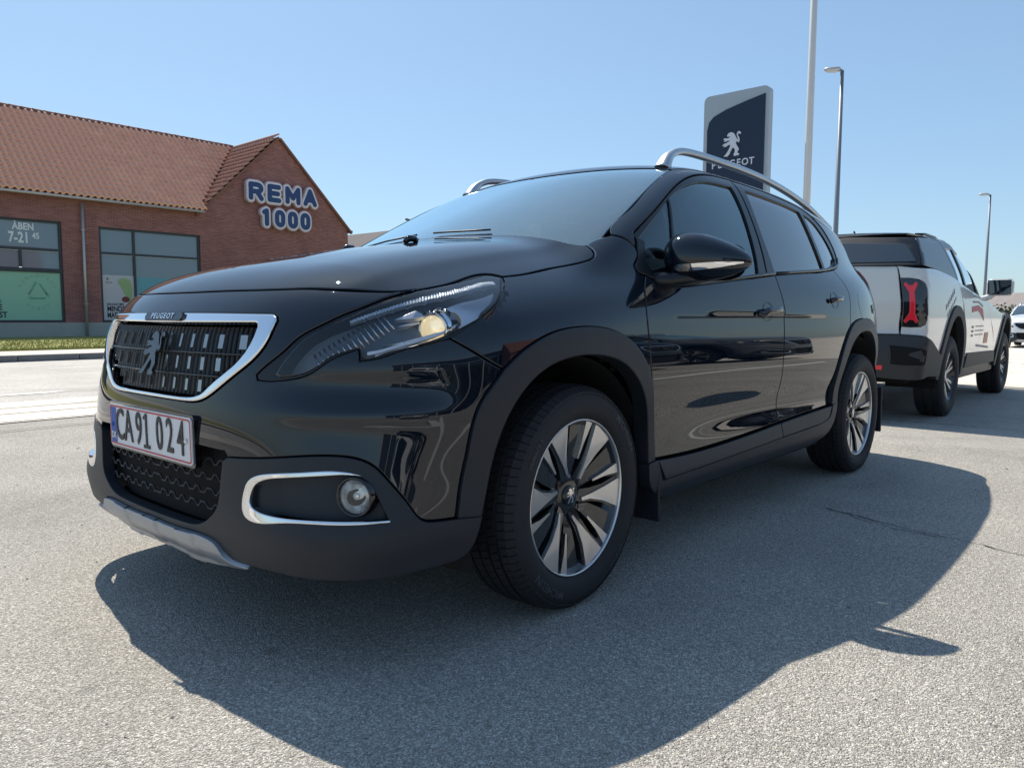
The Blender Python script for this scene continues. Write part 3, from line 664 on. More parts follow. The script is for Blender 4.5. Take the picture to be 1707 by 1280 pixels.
def text_mesh(txt, size, depth=0.0, offset=0.0, font=None, align='CENTER', extr=0.0, space=1.0, res=3):
    cu = bpy.data.curves.new('txt', 'FONT'); cu.body = txt; cu.size = size; cu.align_x = align; cu.align_y = 'CENTER'
    cu.extrude = depth; cu.offset = offset; cu.space_character = space; cu.resolution_u = res
    ob = bpy.data.objects.new('txt', cu); COL.objects.link(ob)
    dg = bpy.context.evaluated_depsgraph_get(); me = bpy.data.meshes.new_from_object(ob.evaluated_get(dg))
    V = [tuple(v.co) for v in me.vertices]; F = [tuple(p.vertices) for p in me.polygons]
    bpy.data.objects.remove(ob); bpy.data.curves.remove(cu); bpy.data.meshes.remove(me)
    return V, F
def frameM(o, ex, ey):
    ex = Vector(ex).normalized(); ey = Vector(ey); ey = (ey-ex*ey.dot(ex)).normalized(); ez = ex.cross(ey); o = Vector(o)
    return Matrix(((ex.x, ey.x, ez.x, o.x), (ex.y, ey.y, ez.y, o.y), (ex.z, ey.z, ez.z, o.z), (0, 0, 0, 1)))
def add_text(mb, txt, size, M, m=0, sx=1.0, **kw):
    V, F = text_mesh(txt, size, **kw)
    mb.add([M @ Vector((v[0]*sx, v[1], v[2])) for v in V], F, m)
def rrect(w, h, r, n=5):
    out = []
    for cx, cy, a in ((w/2-r, h/2-r, 0), (-w/2+r, h/2-r, PI/2), (-w/2+r, -h/2+r, PI), (w/2-r, -h/2+r, 1.5*PI)):
        out += [(cx+r*math.cos(a+PI/2*i/n), cy+r*math.sin(a+PI/2*i/n)) for i in range(n+1)]
    return out
# silhouette of the rampant lion emblem, y up, about one unit tall
LION = [(.04, .46), (-.06, .50), (-.16, .47), (-.22, .40), (-.21, .33), (-.13, .34), (-.09, .31), (-.17, .26), (-.33, .29), (-.40, .24), (-.30, .21), (-.38, .16), (-.27, .15), (-.16, .18), (-.10, .15), (-.22, .09), (-.36, .06), (-.44, -.01), (-.32, -.01), (-.38, -.07), (-.26, -.05), (-.15, .00), (-.07, -.01), (-.10, -.12), (-.18, -.26), (-.27, -.38), (-.36, -.45), (-.20, -.47), (-.12, -.40), (-.04, -.24), (.04, -.12), (.12, -.20), (.14, -.30), (.08, -.42), (.10, -.48), (.30, -.47), (.33, -.42), (.24, -.37), (.30, -.22), (.22, -.08), (.16, .02), (.20, .12), (.27, .04), (.33, .12), (.30, .24), (.24, .34), (.27, .42), (.35, .36), (.38, .42), (.30, .50), (.22, .46), (.19, .36), (.24, .24), (.26, .15), (.19, .22), (.14, .32), (.10, .40)]
def lion(mb, M, s, t, m=0):
    poly = [Vector((x*s, y*s)) for x, y in LION]
    v2, _, f2, ov, _, _ = delaunay_2d_cdt([Vector(p) for p in poly], [], [list(range(len(poly)))], 1, 1e-7)
    n = len(v2); V = [M @ Vector((v.x, v.y, t)) for v in v2]; mb.add(V, [tuple(f) for f in f2], m)
    k = len(poly); B = [M @ Vector((p.x, p.y, 0)) for p in poly]+[M @ Vector((p.x, p.y, t)) for p in poly]
    mb.add(B, [(i, (i+1) % k, k+(i+1) % k, k+i) for i in range(k)], m)

def build_plate(P):
    M = frameM((.8375, 0, .5145), (0, 1, 0), (.013, 0, 1))
    pl = MB().prism(rrect(.520, .134, .012), -.02, -.003, 0, M).build('number_plate', piano, P)
    MB().prism(rrect(.504, .120, .010), -.003, .0005, 0, M).build('plate_sheet', white_p, pl)
    mb = MB()
    o = rrect(.496, .112, .009); i_ = rrect(.488, .104, .007); k = len(o)
    mb.add([M @ Vector((x, y, .0016)) for x, y in o]+[M @ Vector((x, y, .0016)) for x, y in i_], [(a, (a+1) % k, k+(a+1) % k, k+a) for a in range(k)])
    mb.build('plate_border', red_p, pl)
    mb = MB(); mb.add([M @ Vector(v) for v in ((-.241, -.051, .0012), (-.205, -.051, .0012), (-.205, .051, .0012), (-.241, .051, .0012))], [(0, 1, 2, 3)])
    mb.build('country_band', blue_p, pl)
    mb = MB(); add_text(mb, 'DK', .026, M @ Matrix.Translation((-.223, -.030, .0025)), sx=.85, offset=.0008); mb.build('country_letters', white_p, pl)
    for ch, x in (('C', -.178), ('A', -.121), ('9', -.053), ('1', -.005), ('0', .075), ('2', .135), ('4', .197)):
        mb = MB(); add_text(mb, ch, .128, M @ Matrix.Translation((x, 0, .0025)), sx=.66, offset=.0006, depth=.0008)
        if ch == '1':
            mb.prism([(x-.019, -.0455), (x+.019, -.0455), (x+.019, -.036), (x-.019, -.036)], .0014, .0031, 0, M); mb.prism([(x-.016, .032), (x, .040), (x, .047), (x-.004, .047), (x-.016, .041)], .0014, .0031, 0, M)
        mb.build('plate_character', black_p, pl)
    V = MB().lathe([(0, .004), (.006, .0035), (.007, .001)], (0, 0, 0), 'z', 14)
    for x in (-.232, .224): MB().add([M @ Matrix.Translation((x, 0, .001)) @ Vector(v) for v in V.V], V.F, 0, True).build('plate_screw', white_p if x > 0 else blue_p, pl)
    # lion badge on the grille and the letters on the chrome bar
    p, n = surf_pt(Gb, 'w', SEAM, .725, .004)
    M2 = frameM((p.x, 0, .725), (0, 1, 0), (-.35, 0, 1))
    mb = MB(); lion(mb, M2, .125, .008); mb.build('grille_emblem', emblem_d, P)
    p, n = surf_pt(Gb, 'w', SEAM, .821, .008)
    M3 = frameM(p, (0, 1, 0), (-.42, 0, 1))
    bd = MB().prism([(-.105, -.011), (.105, -.011), (.112, 0), (.105, .012), (-.105, .012), (-.112, 0)], -.004, .003, 0, M3).build('grille_name_badge', emblem_d, P)
    mb = MB(); add_text(mb, 'PEUGEOT', .021, M3 @ Matrix.Translation((0, 0, .0045)), sx=1.25, space=1.25, depth=.001, offset=.0003); mb.build('badge_letters', chrome, bd)

def build_wheels(P):
    # one wheel pair mesh, outward = +y at origin of the wheel
    ty = MB()
    W = .105; R = .320
    prof = [(.222, .082), (.232, .097), (.250, .104), (.275, .105), (.292, .100), (.3005, .093), (.3075, .082), (.3125, .066)]
    grooves = [.052, .018, -.018, -.052]
    pr = list(prof)
    for g in grooves:
        pr += [(.3135, g+.007), (.3110, g+.006), (.3110, g-.006), (.3135, g-.007)]
    pr += [(.3125, -.066), (.3075, -.082), (.296, -.099), (.275, -.105), (.232, -.097), (.222, -.082)]
    ty.lathe(pr, (0, 0, 0), 'y', 96)
    tread = MB()
    for k in range(84):      # tread and shoulder sipes as thin dark grooves cut visually by raised blocks
        a = 2*PI*k/84
        for (y0, y1, r0, r1, da) in ((.058, .080, .3196, .3155, .012), (.080, .099, .3155, .3010, .012), (-.058, -.080, .3196, .3155, .012), (-.080, -.099, .3155, .3010, .012), (.022, .048, .3206, .3206, .03), (-.022, -.048, .3206, .3206, -.03), (-.014, .014, .3206, .3206, .025)):
            w = 2*PI/84*.435
            V = []
            for (aa, yy, rr) in ((a-w, y0, r0), (a+w, y0, r0), (a+w+da, y1, r1), (a-w+da, y1, r1)):
                V.append((rr*math.cos(aa), yy, rr*math.sin(aa)))
            V += [(v[0]*.985, v[1], v[2]*.985) for v in V[:4]]
            tread.add(V, [(0, 1, 2, 3), (0, 4, 5, 1), (1, 5, 6, 2), (2, 6, 7, 3), (3, 7, 4, 0)])
    let = MB(); lets = []
    def arc_text(txt, r, a0, size, dirn=1):
        V0, F0 = text_mesh(txt, size, depth=.0006, offset=.0004, align='LEFT', space=1.1)
        w = max(v[0] for v in V0)
        V = []
        for v in V0:
            a = a0-dirn*(v[0]-w/2)/r; rr = r+dirn*v[1]
            # sidewall height there
            yy = np.interp(rr, [.232, .250, .275, .296], [.0975, .1045, .1055, .0995])+.0007+v[2]
            V.append((rr*math.cos(a), yy, rr*math.sin(a)))
        let.add(V, F0)
    # local x points forward, seen from outside (+y) x is to the left
    def arc(txt, r, deg, size):
        V0, F0 = text_mesh(txt, size, depth=.0006, offset=.0004, align='LEFT', space=1.1, res=2)
        w = max(v[0] for v in V0); V = []
        for v in V0:
            a = math.radians(deg)+(v[0]-w/2)/r     # clockwise seen from +y outside
            rr = r+v[1]; yy = float(np.interp(rr, [.232, .250, .275, .296], [.0975, .1045, .1055, .0995]))+.0007+v[2]
            V.append((-rr*math.sin(a), yy, rr*math.cos(a)))
        lets.append(MB().add(V, F0))
    arc('MICHELIN', .272, 52, .030); arc('MICHELIN', .272, 215, .030); arc('PRIMACY 3', .270, 305, .016); arc('205/50 R17', .270, 140, .016)
    # barrel + rim lip
    bar = MB().lathe([(.222, -.082), (.205, -.070), (.190, -.02), (.190, .05), (.205, .070), (.2185, .080), (.2235, .086)], (0, 0, 0), 'y', 64)
    lip = MB().lathe([(.2245, .084), (.2245, .090), (.2195, .091), (.2180, .086), (.2165, .074)], (0, 0, 0), 'y', 72)
    brake = MB().lathe([(0.0, -.005), (.132, -.005), (.132, .010), (.085, .010), (.06, .03), (0, .03)], (0, 0, 0), 'y', 40)
    brake2 = MB().box((-.12, .0, .02), (.07, .05, .13), bev=.012)
    # spokes: six wedges, six dark arms with a thin bright edge
    def pol(r, deg, y): a = math.radians(deg); return Vector((-r*math.sin(a), y, r*math.cos(a)))
    # deg measured clockwise from top, seen from outside
    wedge = []; dark = MB(); thin = []
    def slab(mb, q, y_fn, th, m=0):
        n = len(q); top = [pol(r, d, y_fn(r)) for r, d in q]; bot = [pol(r*.995, d, y_fn(r)-th) for r, d in q]
        mb.add(top+bot, [tuple(range(n))]+[(i, n+i, n+(i+1) % n, (i+1) % n) for i in range(n)]+[tuple(range(2*n-1, n-1, -1))], m)
    yf = lambda r: .052+.030*min(1, max(0, (r-.05)/.165))**.8
    for k in range(6):
        d0 = -25+60*k
        wedge.append(MB()); slab(wedge[-1], [(.2205, d0-11), (.150, d0-6.5), (.095, d0+.5), (.060, d0+10), (.066, d0+17), (.095, d0+9), (.150, d0+9.0), (.2205, d0+12.0)], lambda r: yf(r)+.001, .008)
        slab(dark, [(.220, d0-13.5), (.150, d0-10), (.095, d0-10), (.055, d0-14), (.045, d0+26), (.075, d0+18), (.110, d0+12.5), (.150, d0+11.5), (.220, d0+14)], lambda r: yf(r)-.0045, .030)
        # dark arm between the wedge and the thin blade
        slab(dark, [(.220, d0+19), (.150, d0+17.5), (.100, d0+17), (.050, d0+13), (.045, d0+46), (.090, d0+39), (.150, d0+40), (.220, d0+41.5)], lambda r: yf(r)-.010, .026)
        thin.append(MB()); slab(thin[-1], [(.2205, d0+36.5), (.160, d0+37.2), (.108, d0+37.4), (.108, d0+40.4), (.160, d0+41.8), (.2205, d0+44.5)], lambda r: yf(r)-.001, .012)
    dark.lathe([(.0, .050), (.034, .050), (.060, .046), (.070, .040), (.070, .015)], (0, 0, 0), 'y', 36)
    cap = MB().lathe([(0, .0585), (.024, .058), (.029, .055), (.030, .046)], (0, 0, 0), 'y', 28)
    capl = MB(); lion(capl, frameM((0, .0588, 0), (-1, 0, 0), (0, 0, 1)), .044, .0012)
    bolts = MB()
    for k in range(4):
        c = pol(.054, 45+90*k, 0); bolts.lathe([(0, .044), (.008, .044), (.010, .040), (.010, .03)], (c.x, 0, c.z), 'y', 10)
        bolts.lathe([(.016, .0495), (.013, .036)], (c.x, 0, c.z), 'y', 14)
    meshes = []
    def proto(name, mb, m):
        ob = mb.build(name, m, None); meshes.append((name, ob.data)); bpy.data.objects.remove(ob)
    proto('tyre', ty, rubber); proto('tread', tread, rubber); [proto('sidewall_lettering', l_, rubber_t) for l_ in lets]; proto('barrel', bar, darkw); proto('rim_lip', lip, alu)
    [proto('spoke_face', l_, alu) for l_ in wedge]; proto('spokes', dark, darkw); [proto('spoke_edge', l_, alu) for l_ in thin]; proto('centre_cap', cap, piano); proto('cap_emblem', capl, chrome)
    proto('wheel_bolts', bolts, clad_s); bb = MB(); proto('brake_disc', brake, mat('brake_iron', (.16, .15, .15), .45, .8)); proto('brake_caliper', brake2, void)
    # bright faces are separate pieces: one mesh per blade
    for (x, st) in ((0, 1.09), (-2.538, 0)):
        for sgn in (1, -1):
            w = empty('wheel', (x, sgn*.7375, .318)); w.parent = P
            w.rotation_euler = (0, random.uniform(-.02, .02)+(0 if x == 0 else -.10), math.radians(st)+(PI if sgn < 0 else 0))
            for nm, me in meshes:
                o = bpy.data.objects.new(nm, me); COL.objects.link(o); o.parent = w
                if nm == 'tread': o['kind'] = 'stuff'

def build_details(P):
    # inner shell that closes the gaps, wheel housings, floor
    us = np.arange(-3.72, SEAM+.001, .03); vs = np.arange(.24, .98, .035)
    U, Vv = np.meshgrid(us, vs, indexing='ij'); uv = np.stack([U.ravel(), Vv.ravel()], 1)
    p = surf(Gl, 'w', uv); n = grad(Gl, p); q = p-n*.075; q[:, 1] = np.maximum(q[:, 1], 0)
    F = []; nv = len(vs)
    for i in range(len(us)-1):
        for j in range(nv-1):
            a = i*nv+j; c = (q[a]+q[a+nv+1])/2
            if math.hypot(c[0]-.02, c[2]-.32) < .43 or math.hypot(c[0]+2.535, c[2]-.34) < .45: continue
            F.append((a, a+1, a+nv+1, a+nv))
    V = np.concatenate([q, q*MIR]); k = len(q)
    link('inner_shell', mesh_np('inner_shell', V, F+[tuple(i+k for i in f[::-1]) for f in F]), P, void)
    mb = MB(); mb.box((-1.27, 0, .225), (4.0, 1.10, .03)); mb.box((-1.27, 0, .225), (1.55, 1.56, .03)); mb.box((.66, 0, .27), (.20, .80, .04)); mb.box((-3.05, 0, .27), (.40, 1.2, .05))
    mb.box((.45, 0, .60), (.02, 1.0, .70)); mb.box((-.35, 0, .60), (.02, 1.3, .75)); mb.box((-.9, .35, .20), (1.8, .10, .06)); mb.box((-2.5, 0, .24), (.25, 1.2, .10))
    mb.build('underbody', void, P)
    liner = mat('wheel_housing_felt', (.010, .011, .012), .85)
    for cx, r in ((.02, .405), (-2.535, .415)):
        for sgn in (1, -1):
            mb = MB(); V = MB().lathe([(.0, .40), (r, .40), (r+.005, .60), (r-.003, .805)], (cx, 0, .318), 'y', 30, a0=-.32, a1=PI+.32)
            mb.add([(v[0], v[1]*sgn, v[2]) for v in V.V], V.F, 0, True)
            mb.build('wheel_housing', liner, P)
            # suspension strut glimpsed behind the wheel
            MB().tube([(cx, .56*sgn, .30), (cx-.03, .50*sgn, .72)], .03).build('suspension_strut', void, P)
    # mud flaps
    for sgn in (1, -1):
        MB().box((-.415, sgn*.765, .260), (.012, .165, .19), bev=.004, R=Matrix.Rotation(.06, 3, 'Y')).build('mud_flap', clad, P)
        MB().box((-2.965, sgn*.745, .300), (.012, .160, .26), bev=.004, R=Matrix.Rotation(.04, 3, 'Y')).build('mud_flap', clad, P)
    # door handles
    for u0, v0, r in ((-1.25, .851, .14), (-2.05, .912, .10)):
        for sgn in (1, -1):
            hd = empty('door_handle'); hd.parent = P
            mb = MB(); ring = []; c, n = surf_pt(Gb, 'w', u0+.010, v0, .001, sgn < 0)
            pts = [surf_pt(Gb, 'w', u0+.012+.050*math.cos(a), v0+.038*math.sin(a), .0015, sgn < 0)[0] for a in np.linspace(0, 2*PI, 25)[:-1]]
            inn = [surf_pt(Gb, 'w', u0+.012+.044*math.cos(a), v0+.032*math.sin(a), -.004, sgn < 0)[0] for a in np.linspace(0, 2*PI, 25)[:-1]]
            mb.add(pts+inn+[c-n*.022], [(i, (i+1) % 24, 24+(i+1) % 24, 24+i) for i in range(24)]+[(24+i, 24+(i+1) % 24, 48) for i in range(24)], 0, True)
            mb.build('handle_cup', piano, hd)
            mb = MB(); pts = []; rr = []
            for t in np.linspace(-1, 1, 13):
                pp, nn = surf_pt(Gb, 'w', u0-t*r*.82, v0+.016*t*(-1)*-.4+.002, .020-.014*abs(t)**4, sgn < 0); pts.append(pp); rr.append(.0145*(1-.35*abs(t)**5))
            mb.tube(pts, rr, sec=[(math.cos(a)*.55, math.sin(a)) for a in np.linspace(0, 2*PI, 13)[:-1]])
            mb.build('handle_bar', paint, hd)
    # mirrors
    for sgn in (1, -1):
        mr = empty('door_mirror'); mr.parent = P
        def mp(w, th, ex=0.0):
            ww = max(-1, min(1, w))
            prof = (1-abs(ww)**2.6)**.5
            h = (.080-.018*ww)*prof*(1 if ww < 0 else 1-.22*ww)
            t = .085*(1-abs(ww)**3.2)**.45*(1-.20*ww)
            cz = .006-.012*ww; cxx = -.02*ww-.03*ww*ww
            s_, c_ = math.sin(th), math.cos(th)
            sx = math.copysign(abs(c_)**.9, c_); sz = math.copysign(abs(s_)**.85, s_)
            x = cxx+(t+ex)*sx*(1.0 if c_ > 0 else .32); z = cz+(h+ex)*sz*(1 if s_ > 0 else .95)
            return Vector((-.575+x, sgn*(.905+.138*ww+(ex if abs(ww) > .99 else 0)), 1.012+z))
        ws = np.sin(np.linspace(-PI/2, PI/2, 31)); ths = np.linspace(0, 2*PI, 41)[:-1]
        V = [mp(w, th) for w in ws for th in ths]; F = [(i*40+j, i*40+(j+1) % 40, (i+1)*40+(j+1) % 40, (i+1)*40+j) for i in range(30) for j in range(40)]
        MB().add(V, F, 0, True).build('mirror_housing', paint, mr)
        wsb = np.linspace(-.50, .93, 26); V = []
        for w in wsb:
            hw = .20*min(1, (w+.50)/.14)**.7*(1-.35*max(0, (w-.6)/.33))
            for th in np.linspace(-.42-hw*.75+.20*(w+.5)*.7, -.42+hw*.75+.20*(w+.5)*.7, 5): V.append(mp(w, th, .0035))
        F = [(i*5+j, i*5+j+1, i*5+j+6, i*5+j+5) for i in range(25) for j in range(4)]
        MB().add(V, F, 0, True).build('side_indicator', chrome, mr)
        V = [Vector((-.628, sgn*(.905+.114*x), 1.008+.060*y)) for x, y in rrect(2, 2, .6)]
        MB().add(V, [tuple(range(len(V)))]).build('mirror_glass', chrome, mr)
        MB().tube([(-.455, sgn*.775, .945), (-.490, sgn*.815, .948), (-.530, sgn*.845, .955), (-.575, sgn*.875, .975)], [.034, .032, .030, .045], n=14, sec=[(math.cos(a)*1.25, math.sin(a)*.85) for a in np.linspace(0, 2*PI, 15)[:-1]]).build('mirror_arm', clad_s, mr)
    # roof rails
    for sgn in (1, -1):
        xs = spl([0, 1, 2, 3, 4, 5, 6, 7, 8], [-.935, -.975, -1.035, -1.15, -1.45, -1.97, -2.46, -2.72, -2.90]); zs = spl([0, 1, 2, 3, 4, 5, 6, 7, 8], [1.40, 1.450, 1.483, 1.502, 1.509, 1.498, 1.444, 1.392, 1.345]); ysp = spl([0, 2, 4, 6, 8], [.528, .525, .520, .515, .50])
        T = np.linspace(0, 8, 60); pts = [(float(xs(t)), sgn*float(ysp(t)), float(zs(t))) for t in T]
        rr = [max(.75, 1.9-.9*min(1, t/1.6)) if t < 4 else (1.0 if t < 6.8 else 1.0+.5*(t-6.8)/1.2) for t in T]
        MB().tube(pts, rr, sec=[(a*.017, b*.0145) for a, b in rrect(2, 2, .7, 3)]).build('roof_rail', rail_m, P)
    # washer nozzles, wipers
    for x, y in ((-.015, .10), (-.055, -.30)):
        z = float((Hc(x)-Hy(abs(y))))
        MB().tube([(x+.026, y, z+.001), (x+.010, y, z+.013), (x-.016, y, z+.015), (x-.024, y, z+.002)], [.008, .012, .012, .008], n=10).build('washer_nozzle', piano, P)
    for pl_ in ([(-.240, .26), (-.232, .18), (-.230, .06), (-.232, -.02)], [(-.238, -.12), (-.240, -.30), (-.252, -.48)]):
        wp_ = surf(Gu, 't', np.array(pl_)); wp_[:, 2] += .007
        MB().tube([tuple(q) for q in wp_], .0036, n=6).build('windscreen_wiper', clad, P)
    MB().tube([(-2.80, 0, 1.40), (-2.90, 0, 1.45), (-2.92, 0, 1.46)], .006, n=8).build('aerial', clad, P)

def build_interior(P):
    def pod(name, c, d, m, rot=0, bev=.04, par=P):
        return MB().box(c, d, bev=bev, R=Matrix.Rotation(rot, 3, 'Y')).build(name, m, par)
    dash = pod('dashboard', (-.66, 0, .93), (.42, 1.34, .22), inner, bev=.05)
    pod('instrument_hood', (-.70, .36, 1.06), (.20, .34, .08), inner, par=dash)
    MB().box((-1.6, 0, .62), (2.5, 1.35, .06)).build('cabin_floor', void, P)
    mb = MB(); c = Vector((-.93, .36, .98)); ax = Matrix.Rotation(-1.15, 3, 'Y')
    ring = [c+ax @ Vector((.175*math.cos(a), .175*math.sin(a), 0)) for a in np.linspace(0, 2*PI, 33)]
    mb.tube(ring, .014, n=8, cap=False, up=(1, 0, .4)); mb.tube([c+ax @ Vector((0, -.17, 0)), c, c+ax @ Vector((0, .17, 0))], .018, n=8)
    mb.tube([c, c+Vector((.2, 0, -.08))], .03, n=8); mb.build('steering_wheel', inner, P)
    for x, ys, w in ((-1.45, (.36, -.36), .50), (-2.25, (0,), 1.25)):
        for y in ys:
            st = empty('seat'); st.parent = P
            pod('seat_cushion', (x+.05, y, .68), (.52, w, .16), seat_m, par=st)
            pod('seat_back', (x-.26, y, .98), (.13, w, .58), seat_m, rot=-.22, par=st)
            for yy in ((y,) if w < 1 else (-.4, 0, .4)): pod('head_rest', (x-.345, yy, 1.30 if w < 1 else 1.27), (.09, .26, .16), seat_m, rot=-.15, par=st)
    MB().box((-.86, 0, 1.345), (.02, .24, .06), bev=.008).build('rear_view_mirror', clad_s, P)
    for sgn in (1, -1):
        MB().tube([(-1.36, sgn*.70, .95), (-1.37, sgn*.655, 1.20), (-1.38, sgn*.60, 1.36)], .035, n=8).build('door_pillar', inner, P)
        MB().box((-1.2, sgn*.72, .88), (1.7, .05, .20), bev=.02).build('door_lining', inner, P)
        MB().tube([(-2.10, sgn*.72, 1.0), (-2.10, sgn*.66, 1.24), (-2.08, sgn*.60, 1.34)], .03, n=8).build('door_pillar', inner, P)
    V = surf(Gu, 't', np.array([(x, y) for x in np.linspace(-.95, -2.9, 12) for y in np.linspace(0, .56, 6)])); V[:, 2] -= .03
    F = [(i*6+j, i*6+j+1, (i+1)*6+j+1, (i+1)*6+j) for i in range(11) for j in range(5)]; k = len(V)
    link('headliner', mesh_np('headliner', np.concatenate([V, V*MIR]), F+[tuple(a+k for a in f[::-1]) for f in F]), P, mat('headliner_cloth', (.45, .45, .43), .9))

black_car = empty('parked_car', (0, 0, 0))
CAR_PARTS_DONE = 0
tag(black_car, 'glossy black compact SUV nearest the camera, silver roof rails, plate CA 91 024', 'car')
build_car(black_car)
# ================================================================== ground
def ground_z(x, y):
    t = min(1, max(0, (-3.4-x)/2.6)); t = t*t*(3-2*t)
    s = min(1, max(0, (y+5.2)/2.6))
    return -.13*t*s-.05*min(1, max(0, (-y-16.5)/2))
def nodes_of(m): return m.node_tree, m.node_tree.nodes['Principled BSDF']
def asphalt(name, base, chip, dark, scale=210, bump=1.0, patch=.15, rough=.85, stain=.9):
    m = bpy.data.materials.new(name); m.use_nodes = True; nt, b = nodes_of(m); N = nt.nodes; L = nt.links
    tc = N.new('ShaderNodeTexCoord')
    vo = N.new('ShaderNodeTexVoronoi'); vo.inputs['Scale'].default_value = scale; vo.inputs['Randomness'].default_value = 1
    v2 = N.new('ShaderNodeTexVoronoi'); v2.inputs['Scale'].default_value = scale*.47
    no = N.new('ShaderNodeTexNoise'); no.inputs['Scale'].default_value = 1.1; no.inputs['Detail'].default_value = 7; no.inputs['Roughness'].default_value = .6
    n2 = N.new('ShaderNodeTexNoise'); n2.inputs['Scale'].default_value = scale*.22; n2.inputs['Detail'].default_value = 5
    for n in (vo, v2, no, n2): L.new(tc.outputs['Object'], n.inputs['Vector'])
    cr = N.new('ShaderNodeValToRGB'); cr.color_ramp.elements[0].position = .0; cr.color_ramp.elements[0].color = (*dark, 1)
    cr.color_ramp.elements[1].position = 1; cr.color_ramp.elements[1].color = (*chip, 1)
    e = cr.color_ramp.elements.new(.34); e.color = (*[c*.86 for c in base], 1); e = cr.color_ramp.elements.new(.62); e.color = (*[c*1.15 for c in base], 1)
    sep = N.new('ShaderNodeSeparateColor'); L.new(vo.outputs['Color'], sep.inputs[0])
    ad = N.new('ShaderNodeMath'); ad.operation = 'MULTIPLY_ADD'; ad.inputs[1].default_value = .62; L.new(sep.outputs[0], ad.inputs[0])
    m2 = N.new('ShaderNodeMath'); m2.operation = 'MULTIPLY'; m2.inputs[1].default_value = .45; L.new(n2.outputs['Fac'], m2.inputs[0]); L.new(m2.outputs[0], ad.inputs[2])
    L.new(ad.outputs[0], cr.inputs[0])
    mr = N.new('ShaderNodeMapRange'); mr.inputs[1].default_value = .3; mr.inputs[2].default_value = .7; mr.inputs[3].default_value = 1-patch; mr.inputs[4].default_value = 1+patch
    L.new(no.outputs['Fac'], mr.inputs[0])
    mx = N.new('ShaderNodeMix'); mx.data_type = 'RGBA'; mx.blend_type = 'MULTIPLY'; mx.inputs[0].default_value = 1
    L.new(cr.outputs[0], mx.inputs[6]); L.new(mr.outputs[0], mx.inputs[7])
    n3 = N.new('ShaderNodeTexNoise'); n3.inputs['Scale'].default_value = .55; n3.inputs['Detail'].default_value = 3; n3.inputs['Distortion'].default_value = 1.2   # old stains
    v3 = N.new('ShaderNodeTexVoronoi'); v3.inputs['Scale'].default_value = 2.6
    L.new(tc.outputs['Object'], n3.inputs['Vector']); L.new(tc.outputs['Object'], v3.inputs['Vector'])
    r3 = N.new('ShaderNodeMapRange'); r3.inputs[1].default_value = .54; r3.inputs[2].default_value = .70; r3.inputs[3].default_value = 1; r3.inputs[4].default_value = .80
    r4 = N.new('ShaderNodeMapRange'); r4.inputs[1].default_value = .02; r4.inputs[2].default_value = .07; r4.inputs[3].default_value = .55; r4.inputs[4].default_value = 1
    L.new(n3.outputs['Fac'], r3.inputs[0]); L.new(v3.outputs['Distance'], r4.inputs[0])
    q3 = N.new('ShaderNodeMath'); q3.operation = 'MULTIPLY'; L.new(r3.outputs[0], q3.inputs[0]); L.new(r4.outputs[0], q3.inputs[1])
    m4 = N.new('ShaderNodeMix'); m4.data_type = 'RGBA'; m4.blend_type = 'MULTIPLY'; m4.inputs[0].default_value = stain
    L.new(mx.outputs[2], m4.inputs[6]); L.new(q3.outputs[0], m4.inputs[7]); L.new(m4.outputs[2], b.inputs['Base Color'])
    b.inputs['Roughness'].default_value = rough
    h = N.new('ShaderNodeMath'); h.operation = 'ADD'; L.new(vo.outputs['Distance'], h.inputs[0]); L.new(v2.outputs['Distance'], h.inputs[1])
    bp = N.new('ShaderNodeBump'); bp.inputs['Strength'].default_value = bump; bp.inputs['Distance'].default_value = .0042; bp.invert = True
    L.new(h.outputs[0], bp.inputs['Height']); L.new(bp.outputs[0], b.inputs['Normal'])
    return m
lot_m = asphalt('forecourt_asphalt', (.355, .335, .300), (.93, .90, .84), (.045, .045, .045), scale=300)
road_m = asphalt('road_asphalt', (.40, .38, .355), (.75, .72, .68), (.16, .155, .15), scale=150, bump=.6)
pave_m = asphalt('concrete_strip', (.60, .555, .49), (.82, .78, .70), (.36, .33, .29), scale=120, bump=.4)
cob_m = asphalt('granite_setts', (.56, .49, .44), (.85, .78, .72), (.22, .20, .18), scale=60, bump=.8)
joint_m = mat('joint_sealant', (.035, .032, .03), .9)
kerb_m = mat('kerb_stone', (.16, .16, .165), .85, var=.3, vscale=8)
line_m = mat('road_paint', (.72, .71, .68), .7, var=.12, vscale=20)
grass_m = mat('grass_blades', (.30, .30, .085), .8, var=.45, vscale=1.2)
soil_m = mat('lawn_ground', (.24, .235, .075), .95, var=.4, vscale=2)
def sheet(name, x0, x1, y0, y1, dz, m, nx=1, ny=1, kind='structure', fz=ground_z):
    xs = np.linspace(x0, x1, nx+1); ys = np.linspace(y0, y1, ny+1)
    V = [(x, y, fz(x, y)+dz) for x in xs for y in ys]
    F = [(i*(ny+1)+j, (i+1)*(ny+1)+j, (i+1)*(ny+1)+j+1, i*(ny+1)+j+1) for i in range(nx) for j in range(ny)]
    o = link(name, mesh_np(name, V, F), None, m)
    if kind: o['kind'] = kind
    return o
xs = sorted(set(list(np.round(np.arange(-16, 8, .4), 3))+[-2000, -600, -200, -90, -50, -30, -20, 8, 12, 20, 40, 90, 300, 2000]))
ys = sorted(set(list(np.round(np.arange(-20, 6, .4), 3))+[-2000, -600, -200, -90, -50, -30, 10, 20, 40, 90, 300, 2000]))
V = [(x, y, ground_z(x, y)) for x in xs for y in ys]; k = len(ys)
F = [(i*k+j, (i+1)*k+j, (i+1)*k+j+1, i*k+j+1) for i in range(len(xs)-1) for j in range(k-1)]
g = link('ground', mesh_np('ground', V, F), None, lot_m); g['kind'] = 'structure'
